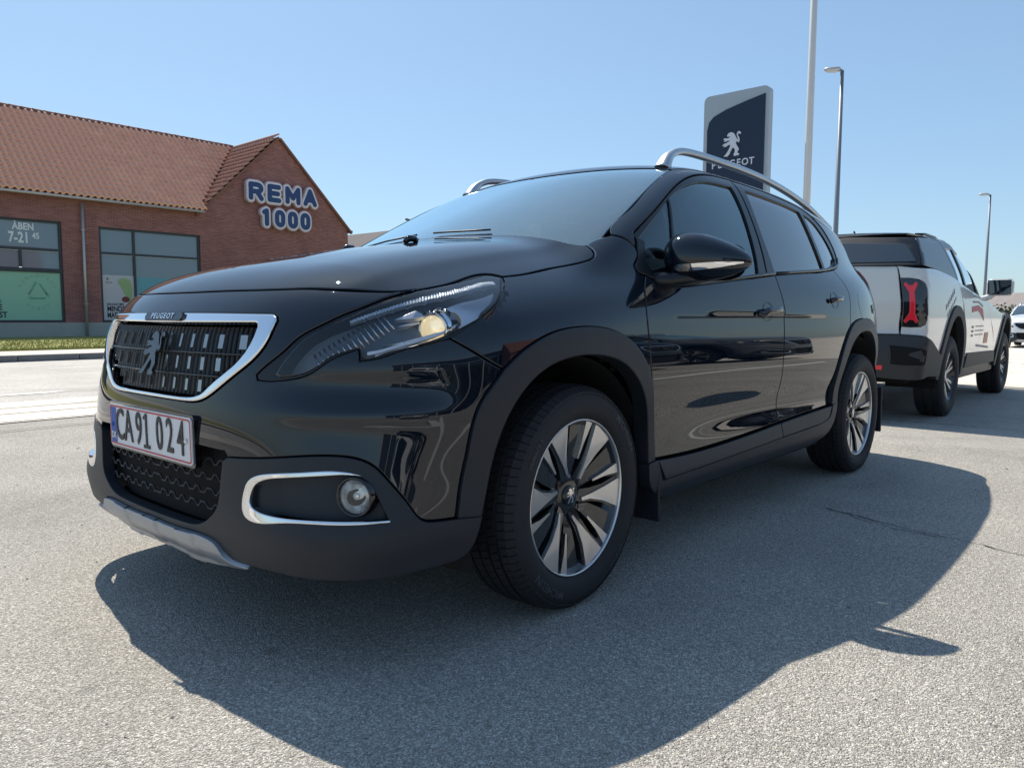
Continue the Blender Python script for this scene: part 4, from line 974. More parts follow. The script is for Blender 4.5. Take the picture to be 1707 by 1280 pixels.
# road on the far side of the car, parallel to it; strips, kerb, setts, lawn
sheet('road', -300, 60, -13.25, -6.15, .004, road_m)
sheet('pavement_strip', -300, 60, -6.15, -4.62, .008, pave_m, nx=1)
sheet('pavement', -300, 60, -15.7, -13.42, .10, cob_m)
for yy, w in ((-5.62, .022), (-5.17, .022), (-4.62, .03), (-4.12, .018)):
    sheet('pavement_joint', -60, 40, yy-w/2, yy+w/2, .012, joint_m, nx=120)
# kerb stones, individually
def kb(x, L=1.0):
    mb = MB().box((x, -13.34, .055), (L-.012, .15, .13), bev=.012); return mb
proto_k = kb(0).build('kerb_stone', kerb_m, None)
kroot = empty('kerb', (0, 0, 0)); kroot['kind'] = 'structure'; proto_k.parent = kroot
for i in range(-14, 8):
    o = proto_k if i == 0 else proto_k.copy()
    if i: COL.objects.link(o)
    o.parent = kroot; o.location = (i*1.0, 0, 0)
sheet('kerb_far_run', -300, -14.5, -13.415, -13.265, .12, kerb_m)
# centre dashes
for i, x1 in enumerate((-1.0, 4.0, -6.0-3)):
    V = [(x1+3.5, -7.02, .009), (x1+3.5, -6.86, .009), (x1-.02, -6.86, .009), (x1-.30, -7.02, .009)]
    if i == 1: continue
    link('road_marking', mesh_np('road_marking', V, [(0, 1, 2, 3)]), None, line_m)['kind'] = 'structure'
# lawn and grass blades
sheet('lawn', -300, 60, -60, -15.7, .06, soil_m, nx=8, ny=40, fz=lambda x, y: ground_z(x, y))
n = 26000
gx = rng.uniform(-14, 1.5, n); gy = -15.72-rng.random(n)**1.3*11; 
gy = np.where(rng.random(n) < .3, -15.72-rng.random(n)*2.0, gy)
V = []; F = []
for i in range(n):
    x, y = gx[i], gy[i]; z = ground_z(x, y)+.055; a = rng.uniform(0, 2*PI); h = rng.uniform(.03, .085); w = .012
    dx, dy = math.cos(a)*w, math.sin(a)*w; lx, ly = rng.normal(0, .02, 2)
    b = len(V); V += [(x-dx, y-dy, z), (x+dx, y+dy, z), (x+lx, y+ly, z+h)]; F.append((b, b+1, b+2))
go = link('grass', mesh_np('grass', V, F, smooth=False), None, grass_m); tag(go, 'mown grass verge between the setts and the shop wall', 'grass', kind='stuff')
# cracks in the forecourt
def crack(pts, w, name='asphalt_crack'):
    P = [Vector((x, y, 0)) for x, y in pts]; out = []
    for a, b in zip(P[:-1], P[1:]):
        m_ = max(2, int((b-a).length/.025))
        for i in range(m_): out.append(a.lerp(b, i/m_)+Vector((random.gauss(0, .006), random.gauss(0, .006), 0)))
    out.append(P[-1]); V = []
    for i, p in enumerate(out):
        t = (out[min(i+1, len(out)-1)]-out[max(0, i-1)]).normalized(); nn = Vector((-t.y, t.x, 0)); ww = w*random.uniform(.35, 1.2)
        for s in (-1, 1): q = p+nn*ww*s; V.append((q.x, q.y, ground_z(q.x, q.y)+.003))
    F = [(2*i, 2*i+2, 2*i+3, 2*i+1) for i in range(len(out)-1)]
    o = link(name, mesh_np(name, V, F), None, joint_m); o['kind'] = 'structure'
crack([(-1.62, .98), (-1.52, 1.28), (-1.46, 1.58), (-1.40, 1.75), (-1.38, 2.3)], .0038)
crack([(-1.60, 1.05), (-1.50, 1.20), (-1.46, 1.45)], .0025)
for yy in ((-1.2,),): pass
for xx in (-5.95,):
    crack([(xx, -1.5), (xx+.02, 0), (xx, 1.2), (xx, 3)], .008, 'paving_joint')
for xx in (-13.2, -17, -21):
    crack([(xx, -3), (xx, 3)], .014, 'paving_joint')
sheet('paving_far', -300, -10.75, -4.0, 60, .006, pave_m, fz=lambda x, y: -.13)
# bay lines behind the photographer (seen in the door reflections)
def wline(x0, y0, x1, y1, w=.12):
    d = Vector((x1-x0, y1-y0, 0)).normalized(); nn = Vector((-d.y, d.x, 0))*w/2
    V = []; m_ = 24
    for i in range(m_+1):
        t = i/m_; p = Vector((x0+(x1-x0)*t, y0+(y1-y0)*t, 0))
        for s in (-1, 1): q = p+nn*s; V.append((q.x, q.y, ground_z(q.x, q.y)+.004))
    o = link('bay_marking', mesh_np('bay_marking', V, [(2*i, 2*i+2, 2*i+3, 2*i+1) for i in range(m_)]), None, line_m); o['kind'] = 'structure'
wline(-9, 3.35, 4, 3.35, .20)
for x in (-7.3, -4.7, -2.1, .5, 3.1): wline(x, 3.45, x, 8.2)
# ================================================================== the shop across the road
brick_m = bpy.data.materials.new('red_brick'); brick_m.use_nodes = True
nt, b = nodes_of(brick_m); N = nt.nodes; L = nt.links
tc = N.new('ShaderNodeTexCoord'); sp = N.new('ShaderNodeSeparateXYZ'); cb = N.new('ShaderNodeCombineXYZ'); L.new(tc.outputs['Object'], sp.inputs[0])
sm = N.new('ShaderNodeMath'); sm.operation = 'ADD'; L.new(sp.outputs[0], sm.inputs[0]); L.new(sp.outputs[1], sm.inputs[1])
L.new(sm.outputs[0], cb.inputs[0]); L.new(sp.outputs[2], cb.inputs[1])
bt = N.new('ShaderNodeTexBrick'); L.new(cb.outputs[0], bt.inputs['Vector']); bt.inputs['Scale'].default_value = 1
bt.inputs['Brick Width'].default_value = .24; bt.inputs['Row Height'].default_value = .0667; bt.inputs['Mortar Size'].default_value = .006; bt.inputs['Mortar Smooth'].default_value = .3
bt.inputs['Color1'].default_value = (.35, .135, .12, 1); bt.inputs['Color2'].default_value = (.24, .09, .082, 1); bt.inputs['Mortar'].default_value = (.36, .28, .25, 1); bt.inputs['Bias'].default_value = .1
nz = N.new('ShaderNodeTexNoise'); nz.inputs['Scale'].default_value = 1.3; nz.inputs['Detail'].default_value = 6; L.new(tc.outputs['Object'], nz.inputs['Vector'])
mr = N.new('ShaderNodeMapRange'); mr.inputs[3].default_value = .72; mr.inputs[4].default_value = 1.25; L.new(nz.outputs['Fac'], mr.inputs[0])
mx = N.new('ShaderNodeMix'); mx.data_type = 'RGBA'; mx.blend_type = 'MULTIPLY'; mx.inputs[0].default_value = 1; L.new(bt.outputs['Color'], mx.inputs[6]); L.new(mr.outputs[0], mx.inputs[7]); L.new(mx.outputs[2], b.inputs['Base Color'])
bp = N.new('ShaderNodeBump'); bp.inputs['Distance'].default_value = .01; bp.invert = True; L.new(bt.outputs['Fac'], bp.inputs['Height']); L.new(bp.outputs[0], b.inputs['Normal']); b.inputs['Roughness'].default_value = .9
tile_m = mat('clay_tile', (.93, .45, .31), .5, spec=.5, var=.28, vscale=2.2)
tile_d = mat('ridge_tile', (.22, .10, .075), .8, var=.3, vscale=3)
plinth_m = mat('rendered_plinth', (.34, .35, .33), .9, var=.15, vscale=2)
framew = mat('window_frame_dark', (.035, .042, .052), .5)
pane_m = mat('shop_pane', (.16, .215, .27), .04, 0, 0, .5, 1.65)
zinc = mat('zinc', (.50, .48, .49), .5, .6)
X0, Y0 = -9.59, -30.65
def FA(a, z, out=0.0): return (X0-a, Y0+out, z)
shop = empty('supermarket', (X0, Y0, -.05)); tag(shop, 'red brick supermarket with orange tiled roof across the road', 'building')
def place(o): o.parent = shop; o.matrix_parent_inverse = Matrix.Translation((X0, Y0, -.05)).inverted(); return o
def facade(outline, holes, out, th, m, name):
    """polygon with holes in (a, z), extruded backwards"""
    pts = []; ed = []
    for Lp in [outline]+holes:
        b0 = len(pts); pts += Lp; ed += [(b0+i, b0+(i+1) % len(Lp)) for i in range(len(Lp))]
    v2, _, f2, *_ = delaunay_2d_cdt([Vector(p) for p in pts], ed, [], 0, 1e-6)
    uv = np.array([(v.x, v.y) for v in v2]); Fc = np.array([f for f in f2]); c = uv[Fc].mean(1); kp = inpoly(c, np.array(outline))
    for h in holes: kp &= ~inpoly(c, np.array(h))
    mb = MB(); mb.add([FA(p[0], p[1], out) for p in uv], [tuple(f) for f in Fc[kp]]); mb.add([FA(p[0], p[1], out-th) for p in uv], [tuple(f) for f in Fc[kp]])
    for Lp in [outline]+holes:
        n_ = len(Lp); mb.add([FA(p[0], p[1], out) for p in Lp]+[FA(p[0], p[1], out-th) for p in Lp], [(i, (i+1) % n_, n_+(i+1) % n_, n_+i) for i in range(n_)])
    return place(mb.build(name, m, None))
W1 = [(-6.4, .56), (-.63, .56), (-.63, 4.46), (-6.4, 4.46)]; W2 = [(.72, .56), (4.93, .56), (4.93, 4.40), (.72, 4.40)]
facade([(-12, .54), (12.92, .54), (12.92, 5.30), (8.96, 9.28), (5.02, 5.44), (-12, 5.44)], [W1, W2], 0, .36, brick_m, 'wall')
place(MB().box(((X0-.46), Y0-.16, .24), (24.9, .40, .62)).build('plinth', plinth_m, None))
place(MB().box((X0-12.74, Y0-7, 2.6), (.34, 13.4, 5.4)).build('side_wall', brick_m, None))
place(MB().box((X0+12, Y0-7, 2.6), (.34, 13.4, 5.4)).build('side_wall', brick_m, None))
ceil_m = mat('shop_ceiling', (.3, .32, .34), .8)
def window(Wd, mull, bars, name='window'):
    a0, z0, a1, z1 = Wd[0][0], Wd[0][1], Wd[1][0], Wd[2][1]
    t = .09
    mb = MB(); o_ = -.10
    def bar(aa, zz, ab, zb): mb.box(((FA((aa+ab)/2, 0)[0]), Y0+o_, (zz+zb)/2), (abs(ab-aa), .09, abs(zb-zz)))
    bar(a0, z0, a1, z0+t); bar(a0, z1-t, a1, z1); bar(a0, z0+t, a0+t, z1-t); bar(a1-t, z0+t, a1, z1-t)
    for (z_, w_) in bars: bar(a0+t, z_-w_/2, a1-t, z_+w_/2)
    for (a_, zz, zb) in mull: bar(a_-.045, zz, a_+.045, zb)
    w = place(mb.build(name, framew, None))
    return w
w1 = window(W1, [(-2.05, 2.66, 3.28)], [(3.34, .11), (2.55, .16)]); w2 = window(W2, [(2.10, .65, 3.30), (2.10, 3.41, 4.31)], [(3.355, .10)])
def pane(a0, a1, z0, z1, par, m=pane_m, out=-.125, name='pane'):
    o = MB().box((FA((a0+a1)/2, 0)[0], Y0+out, (z0+z1)/2), (a1-a0, .014, z1-z0)).build(name, m, None); o.parent = par; return o
for (p_, rects) in ((w1, [(-6.31, -.72, 3.40, 4.37), (-6.31, -2.10, 2.63, 3.28), (-2.0, -.72, 2.63, 3.28)]), (w2, [(.81, 2.05, 3.41, 4.31), (2.15, 4.84, 3.41, 4.31), (.81, 2.05, 2.48, 3.30), (2.15, 4.84, 2.44, 3.30)])):
    for r in rects: pane(*r, p_)
green_m = mat('poster_green', (.28, .52, .38), .5); pale_m = mat('poster_pale', (.50, .49, .52), .5); cyan_m = mat('poster_cyan', (.12, .34, .40), .4)
gdark = mat('poster_faint_green', (.21, .42, .31), .5); ink = mat('poster_ink', (.012, .02, .035), .6); wfilm = mat('white_window_film', (.70, .74, .78), .6); leaf = mat('leek_green', (.30, .42, .20), .6)
pg = pane(-6.31, -.72, .65, 2.47, w1, green_m, -.11, 'poster'); pw = pane(.81, 2.05, .65, 2.48, w2, pale_m, -.11, 'poster'); pc = pane(2.15, 4.84, .65, 2.44, w2, cyan_m, -.11, 'poster')
def ftext(txt, a, z, size, m, par, out=-.10, sx=1.0, al='LEFT', off=.0, name='poster_lettering', d=.002, bold=.028):
    mb = MB(); add_text(mb, txt, size, frameM(FA(a, z, out), (-1, 0, 0), (0, 0, 1)), sx=sx, align=al, offset=bold*size, depth=d)
    o = mb.build(name, m, par); o['kind'] = 'stuff'; return place(o) if False else o
def ftext_p(*a, **k):
    par = a[5]; a = list(a); a[5] = None; o = ftext(*a, **k); o.parent = par; return o
ftext_p('ÅBEN', -1.90, 4.16, .36, wfilm, w1, sx=.80, al='CENTER', out=-.112, name='window_lettering')
ftext_p('7-21', -2.06, 3.74, .55, wfilm, w1, sx=.70, al='CENTER', out=-.112, name='window_lettering'); ftext_p('45', -1.49, 3.84, .32, wfilm, w1, sx=.78, al='CENTER', out=-.112, name='window_lettering')
ftext_p('DISCOUNT MED', -3.62, 1.34, .15, ink, pg, sx=.80); ftext_p('MINDRE', -3.62, 1.12, .30, ink, pg, sx=.82); ftext_p('BRUG AF PLAST', -4.30, .84, .30, ink, pg, sx=.82)
ftext_p('DISCOUNT MED', .95, 1.29, .13, ink, pw, sx=.70); ftext_p('MINDRE', .95, 1.10, .30, ink, pw, sx=.78); ftext_p('MADSPILD', .95, .84, .30, ink, pw, sx=.66); ftext_p('R', .98, 2.32, .13, ink, pw); ftext_p('REMA 1000', .95, 2.18, .05, ink, pw)
# round recycling print on the green poster
mb = MB(); c0 = (-1.52, 1.72)
for txt, mid, s in (('GENANVEND', 0, 1), ('PLAST', 180, -1)):
    for i, ch in enumerate(txt):
        ang = math.radians(mid)+s*(i-(len(txt)-1)/2)*.30
        a_ = c0[0]+.62*math.sin(ang); z_ = c0[1]+.62*math.cos(ang)
        up_ = (-math.sin(ang)*s, 0, math.cos(ang)*s); ex_ = (-math.cos(ang)*s, 0, -math.sin(ang)*s)
        add_text(mb, ch, .17, frameM(FA(a_, z_, -.100), ex_, up_), depth=.002, offset=.002)
for k_ in range(3):
    a1_, a2_ = math.radians(120*k_+14), math.radians(120*k_+106)
    p1 = (c0[0]+.33*math.sin(a1_), c0[1]+.33*math.cos(a1_)); p2 = (c0[0]+.33*math.sin(a2_), c0[1]+.33*math.cos(a2_))
    mb.tube([FA(*p1, -.100), FA(*p2, -.100)], .03, n=4)
    d_ = Vector((p2[0]-p1[0], p2[1]-p1[1])).normalized(); n_ = Vector((-d_.y, d_.x)); e_ = Vector(p2)
    mb.add([FA(*(e_+d_*.12), -.098), FA(*(e_+n_*.09), -.098), FA(*(e_-n_*.09), -.098)], [(0, 1, 2)])
o = mb.build('poster_print', gdark, None); o.parent = pg; o['kind'] = 'stuff'
# leek print on the pale poster
mb = MB()
mb.add([FA(a, z, -.099) for a, z in ((1.72, 2.38), (1.90, 2.30), (1.98, 1.95), (1.95, 1.5), (1.80, 1.35), (1.72, 1.55), (1.55, 1.95), (1.40, 2.22), (1.50, 2.36))], [tuple(range(9))])
o = mb.build('poster_print', leaf, None); o.parent = pw
mb = MB(); mb.add([FA(1.70+.16*math.cos(t), 1.50+.12*math.sin(t), -.097) for t in np.linspace(0, 2*PI, 17)[:-1]], [tuple(range(16))])
o = mb.build('poster_print', mat('beet_red', (.16, .03, .035), .6), None); o.parent = pw
# down pipe, gutter, verge boards
place(MB().tube([FA(.10, 5.25, .14), FA(.08, 0.0, .14)], .05, n=12).build('down_pipe', zinc, None))
for z_ in (1.3, 4.2): place(MB().box(FA(.09, z_, .10), (.14, .14, .04)).build('pipe_bracket', zinc, None))
place(MB().tube([FA(-12, 5.40, .36), FA(5.0, 5.40, .36)], .065, n=10).build('gutter', zinc, None))
def slope_bar(a0, z0, a1, z1, w, h, out, name, m):
    d = Vector(FA(a1, z1))-Vector(FA(a0, z0)); Lg = d.length; mid = (Vector(FA(a0, z0, out))+Vector(FA(a1, z1, out)))/2
    return place(MB().box(mid, (Lg, w, h), R=d.to_track_quat('X', 'Z').to_matrix()).build(name, m, None))
slope_bar(4.75, 5.26, 8.92, 9.30, .14, .10, .06, 'verge', tile_d); slope_bar(13.12, 5.16, 9.0, 9.30, .14, .10, .06, 'verge', tile_d)
place(MB().box(FA(13.05, 5.25, -.2), (.22, .6, .12)).build('eaves_box', framew, None))
# main roof
RIDGE = Vector((0, Y0-4.05, 9.40)); EAVE = Vector((0, Y0+.36, 5.46)); sl = RIDGE-EAVE; SL = sl.length; sdir = sl.normalized(); snor = Vector((0, -sdir.z*-1, 0)); snor = Vector((0, sdir.z, -sdir.y))
mb = MB(); mb.add([(X0+12, EAVE.y, EAVE.z-.05), (X0-4.95, EAVE.y, EAVE.z-.05), (X0-8.96, RIDGE.y, RIDGE.z-.05), (X0+12, RIDGE.y, RIDGE.z-.05)], [(0, 1, 2, 3)])
mb.add([(X0+12, RIDGE.y, RIDGE.z-.05), (X0-8.96, RIDGE.y, RIDGE.z-.05), (X0-8.96, RIDGE.y-4.4, 5.2), (X0+12, RIDGE.y-4.4, 5.2)], [(0, 1, 2, 3)])
# gable wing roof: left slope and right slope
mb.add([FA(4.75, 5.22, .05), FA(8.96, 9.38, .05), (X0-8.96, Y0-9, 9.38), (X0-4.75, Y0-9, 5.22)], [(0, 1, 2, 3)])
mb.add([FA(13.1, 5.18, .05), FA(8.96, 9.38, .05), (X0-8.96, Y0-9, 9.38), (X0-13.1, Y0-9, 5.18)], [(0, 1, 2, 3)])
place(mb.build('roof', tile_d, None))
pitch = .25; rows = 16; rp = SL/rows
def tile_mesh():
    V = []; F = []; ns = 9
    for j, (s_, lift) in enumerate(((0, .105), (rp*1.12, .010))):
        for i in range(ns+1):
            t = i/ns; x = (t-.5)*pitch*1.06
            hh =   .10*(.5+.5*math.cos(2*PI*(t-.32)))**1.2 if t < .82 else .048*(.5+.5*math.cos(2*PI*.5))**1.2+.012*(t-.82)/.18
            V.append((x, s_, hh+lift))
    m_ = ns+1
    for i in range(ns): F.append((i, i+1, m_+i+1, m_+i))
    b0 = len(V); V += [(v[0], v[1]+.003, v[2]-.10) for v in V[:m_]]
    for i in range(ns): F.append((b0+i, b0+i+1, i+1, i))
    return V, F
tV, tF = tile_mesh(); tme = mesh_np('roof_tile', tV, tF, smooth=True); tme.materials.append(tile_m)
Rm = Matrix(((1, 0, 0), (0, sdir.y, snor.y), (0, sdir.z, snor.z)))
rest = MB(); cnt = 0; cols = []
c_a = -11.8
while c_a < 8.9: cols.append(c_a); c_a += pitch
vis = sorted([c for c in cols if c > -3.1], key=lambda c: c)
for c in cols:
    for r in range(rows):
        base = EAVE+sdir*(r*rp-.03)
        lim = 5.0+(8.96-5.0)*(r*rp)/SL
        if c > lim-.05: continue
        if c > -3.1 and cnt < 300 and c < 2.3:
            o = bpy.data.objects.new('roof_tile', tme); COL.objects.link(o); o.parent = shop
            jit = random.gauss(0, .006)
            o.matrix_world = Matrix.Identity(4)
            M = Matrix.Translation(Vector((X0-c+jit, base.y, base.z))) @ (Rm @ Matrix.Rotation(random.gauss(0, .008), 3, 'Z')).to_4x4()
            o.matrix_parent_inverse = Matrix.Translation((X0, Y0, -.05)).inverted(); o.matrix_basis = M; cnt += 1
        else:
            jit = random.gauss(0, .006); rest.add([Rm @ Vector(v)+Vector((X0-c+jit, base.y, base.z)) for v in tV], tF, 0, True)
o = place(rest.build('roof_tiles', tile_m, None)); o['kind'] = 'stuff'
# ridge tiles
for i in range(48):
    a = -11.8+i*.43
    if a > 8.8: break
    p = MB().lathe([(.135, 0), (.125, .40)], (0, 0, 0), 'x', 8, a0=-.3, a1=PI+.3)
    o = bpy.data.objects.get('ridge_tile_proto')
    if i == 0:
        mb = MB(); mb.add([(-v[0], v[1], v[2]) for v in p.V], p.F, 0, True); rt = mb.build('ridge_tile', tile_d, None); o = rt
    else: o = rt.copy(); COL.objects.link(o)
    o.parent = shop; o.matrix_parent_inverse = Matrix.Translation((X0, Y0, -.05)).inverted(); o.matrix_basis = Matrix.Translation((X0-a, RIDGE.y, RIDGE.z+.02))
# tiles on the wing's left slope (steeply foreshortened): joined
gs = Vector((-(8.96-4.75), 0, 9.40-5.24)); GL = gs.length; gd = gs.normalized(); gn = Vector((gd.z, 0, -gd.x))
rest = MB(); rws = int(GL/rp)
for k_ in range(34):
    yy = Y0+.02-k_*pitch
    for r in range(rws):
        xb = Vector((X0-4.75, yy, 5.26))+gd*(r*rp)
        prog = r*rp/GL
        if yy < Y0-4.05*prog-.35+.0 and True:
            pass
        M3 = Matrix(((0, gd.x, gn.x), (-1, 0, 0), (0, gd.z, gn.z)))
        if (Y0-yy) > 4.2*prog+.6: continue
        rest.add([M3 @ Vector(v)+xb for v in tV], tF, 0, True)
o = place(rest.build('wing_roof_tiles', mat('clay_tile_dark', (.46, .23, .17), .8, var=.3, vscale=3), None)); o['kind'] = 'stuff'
# ---- the sign on the gable
sign = empty('shop_sign', FA(9.0, 6.2, .02)); tag(sign, 'blue and white REMA 1000 letter sign on the brick gable', 'sign')
s_pink = mat('sign_side_pale', (.52, .40, .44), .5); s_white = mat('sign_white', (.70, .70, .76), .5); s_blue = mat('sign_blue', (.012, .045, .16), .4)
W_ = .27; H_ = .31
def arcp(cx, cz, rx, rz, a0, a1, n=7): return [(cx+rx*math.cos(math.radians(a0+(a1-a0)*i/n)), cz+rz*math.sin(math.radians(a0+(a1-a0)*i/n))) for i in range(n+1)]
GL_ = {'R': [[(-W_, -H_), (-W_, H_), (.02, H_)]+arcp(.06, .15, .20, .16, 90, -90)+[(-W_, -.01)], [(.04, -.02), (.26, -H_)]],
       'E': [[(.22, H_), (-W_, H_), (-W_, -H_), (.22, -H_)], [(-W_, 0), (.16, 0)]],
       'M': [[(-.30, -H_), (-.30, H_), (0, -.12), (.30, H_), (.30, -H_)]],
       'A': [[(-.27, -H_), (0, H_), (.27, -H_)], [(-.14, -.12), (.14, -.12)]],
       '1': [[(-.13, .24), (.0, H_), (.0, -H_)]],
       '0': [[(-.17, .12)]+arcp(0, .12, .17, .19, 180, 0, 8)[1:]+[(.17, -.12)]+arcp(0, -.12, .17, .19, 0, -180, 8)[1:]+[(-.17, .12)]]}
def capsule(p, q, r, n=7):
    d = Vector((q[0]-p[0], q[1]-p[1])); a = math.atan2(d.y, d.x) if d.length > 1e-6 else 0
    return [(q[0]+r*math.cos(a-PI/2+PI*i/n), q[1]+r*math.sin(a-PI/2+PI*i/n)) for i in range(n+1)]+[(p[0]+r*math.cos(a+PI/2+PI*i/n), p[1]+r*math.sin(a+PI/2+PI*i/n)) for i in range(n+1)]
def stroke_letter(mb, ch, M, r, z0, z1):
    k_ = 0
    for st_ in GL_[ch]:
        for p, q in zip(st_[:-1], st_[1:]): mb.prism(capsule(p, q, r), z0, z1+k_*.0006, 0, M); k_ += 1
for txt, xs_, z_, sc_ in (('REMA', (7.58, 8.55, 9.53, 10.50), 6.62, 1.0), ('1000', (8.10, 8.80, 9.50, 10.20), 5.48, .98)):
    for i_, (ch, a_) in enumerate(zip(txt, xs_)):
        M = frameM(FA(a_, z_+(.012*i_ if txt == 'REMA' else 0), .05), (-1, 0, 0), (0, 0, 1)) @ Matrix.Scale(sc_, 4)
        mb = MB(); stroke_letter(mb, ch, M, .235, 0, .18); bx = mb.build('sign_letter', s_pink, None); bx.parent = sign; bx.matrix_parent_inverse = Matrix.Translation(FA(9.0, 6.2, .02)).inverted()
        mb = MB(); stroke_letter(mb, ch, M, .180, .18, .20); w_ = mb.build('letter_outline', s_white, None); w_.parent = bx
        mb = MB(); stroke_letter(mb, ch, M, .112, .20, .225); w_ = mb.build('letter_face', s_blue, None); w_.parent = bx
sign.name = 'shop_sign'
# ================================================================== house far behind the shop, its roof light and aerial
hr = mat('dark_roof', (.10, .09, .10), .8, var=.2, vscale=.8); hw = mat('far_wall', (.30, .12, .09), .9)
def P2(px, py, D):
    v = _d+(px-853.5)/1249*_r2+(640-py)/1249*_u2; return CAM_LOC+v*(D/math.hypot(v.x, v.y))
def house(name, label, c, rz, Lh, Wh, he, hrd, roofm, wallm):
    r = empty(name, (c[0], c[1], -.1), rz); tag(r, label, 'house')
    mb = MB(); mb.box((0, 0, he/2), (Lh, Wh, he)); mb.add([(-Lh/2, -Wh/2, he), (-Lh/2, Wh/2, he), (-Lh/2, 0, hrd-.1), (Lh/2, -Wh/2, he), (Lh/2, Wh/2, he), (Lh/2, 0, hrd-.1)], [(0, 1, 2), (3, 5, 4)])
    mb.build('wall', wallm, r)
    mb = MB(); e = .35; t = (hrd-he)/(Wh/2)
    for s in (-1, 1):
        mb.add([(-Lh/2-e, s*(Wh/2+e), he-e*t), (Lh/2+e, s*(Wh/2+e), he-e*t), (Lh/2+e, 0, hrd), (-Lh/2-e, 0, hrd), (-Lh/2-e, s*(Wh/2+e), he-e*t-.15), (Lh/2+e, s*(Wh/2+e), he-e*t-.15), (Lh/2+e, 0, hrd-.15), (-Lh/2-e, 0, hrd-.15)], [(0, 1, 2, 3), (4, 7, 6, 5), (0, 4, 5, 1), (1, 5, 6, 2), (3, 2, 6, 7), (0, 3, 7, 4)])
    mb.build('roof', roofm, r)
    return r
c = P2(660, 470, 62)
h1 = house('house', 'dark roofed house with roof windows behind the brick gable', (-35.94, -44.01), 1.583, 30, 9, 3.8, 7.5, hr, hw)
sky_m = mat('roof_window', (.5, .55, .6), .1, .5)
for q in (-4.0, .5, 5.0): MB().box((q, -3.05, 5.15), (.8, 1.2, .06), R=Matrix.Rotation(.67, 3, 'X')).build('roof_window', sky_m, h1)
MB().tube([(3.8, 0, 7.4), (3.8, 0, 7.85), (2.4, 0, 8.2)], .10, n=6).build('aerial', clad, h1)
c_ = P2(1735, 500, 175)
house('house', 'orange brick house with grey roof beyond the right-hand cars', (c_.x, c_.y), .9, 22, 9, 2.6, 6.0, mat('grey_roof', (.22, .20, .20), .8, var=.2, vscale=.7), mat('orange_wall', (.42, .20, .12), .9))
mb = None
# ================================================================== poles and totem
pole_g = mat('galvanised_pole', (.42, .44, .46), .45, .3); pole_d = mat('dark_pole', (.20, .23, .27), .5, .3)
f0 = P2(1346, 300, 14.0); fp = empty('flag_pole', (f0.x, f0.y, -.1)); tag(fp, 'tall pale flag pole rising behind the black car', 'pole')
MB().tube([(0, 0, 0), (0, 0, 4), (0, 0, 11)], [.062, .060, .045], n=14).build('mast', mat('pole_white', (.62, .63, .62), .4), fp)
MB().lathe([(0, .0), (.12, .0), (.12, .04), (.07, .05)], (0, 0, 0), 'z', 16).build('base_flange', pole_g, fp); MB().lathe([(0, 11.08), (.05, 11.05), (.06, 11.0)], (0, 0, 0), 'z', 12).build('finial', chrome_s, fp)
def lamp(px_, py_, D, label, H, arm, px_b=None):
    top = P2(px_, py_, D); s = empty('street_lamp', (top.x, top.y, -.13)); tag(s, label, 'street lamp')
    h = top.z+.13
    MB().tube([(0, 0, 0), (0, 0, h*.3), (0, 0, h)], [.085, .07, .045], n=12).build('mast', pole_d, s)
    dx, dy = (-_r2.x*arm, -_r2.y*arm)
    MB().tube([(0, 0, h-.02), (dx*.5, dy*.5, h+.02), (dx, dy, h)], .035, n=8).build('bracket', pole_d, s)
    hd = MB(); ex = Vector((dx, dy, 0)).normalized(); ey = Vector((-ex.y, ex.x, 0))
    sec = [(0.0, -.02, .07, .05), (.08, -.04, .13, .07), (.28, -.05, .12, .06), (.38, -.03, .05, .03)]
    V = []
    for t, z_, w_, hh in sec:
        p_ = Vector((dx*.75, dy*.75, h+.02))+ex*t
        for a_ in np.linspace(0, 2*PI, 11)[:-1]: V.append(p_+ey*w_*math.cos(a_)+Vector((0, 0, hh*math.sin(a_)+z_+.04)))
    F = [(i*10+j, i*10+(j+1) % 10, (i+1)*10+(j+1) % 10, (i+1)*10+j) for i in range(3) for j in range(10)]+[tuple(range(9, -1, -1)), tuple(range(30, 40))]
    hd.add(V, F, 0, True); hd.build('lamp_head', pole_g, s)
lamp(1404, 118, 21.6, 'tall street lamp beside the flag pole', 8, .10)
lamp(1651, 325, 43, 'far street lamp behind the pickup mirror', 8, .20)
tt = empty('brand_totem', (-11.5, -4.13, -.1)); tag(tt, 'tall blue PEUGEOT totem sign with silver frame behind the roof rail', 'sign')
tw = mat('totem_silver', (.36, .40, .43), .4, .3); tb = mat('totem_blue', (.007, .018, .045), .3); tl_ = mat('totem_letter', (.60, .62, .66), .35, .3)
MB().prism([(y, z) for y, z in rrect(1.25, 5.0, .10)], -.16, .0, 0, frameM((0, .0, 2.515), (0, 1, 0), (0, 0, 1))).build('frame', tw, tt)
pn_ = [(-.545, -2.4), (.555, -2.4), (.555, 2.36), (.20, 2.29), (-.18, 2.20), (-.42, 2.11), (-.51, 2.02), (-.545, 1.88)]
MB().prism(pn_, .002, .02, 0, frameM((0, .0, 2.515), (0, 1, 0), (0, 0, 1))).build('face_panel', tb, tt)
mb = MB(); lion(mb, frameM((.022, -.03, 4.07), (0, 1, 0), (0, 0, 1)), .44, .03); mb.build('emblem', tl_, tt)
for i, ch in enumerate('PEUGEOT'):
    mb = MB(); add_text(mb, ch, .17, frameM((.024, -.39+i*.122, 3.73), (0, 1, 0), (0, 0, 1)), depth=.01, offset=.003, sx=.95); mb.build('letter', tl_, tt)
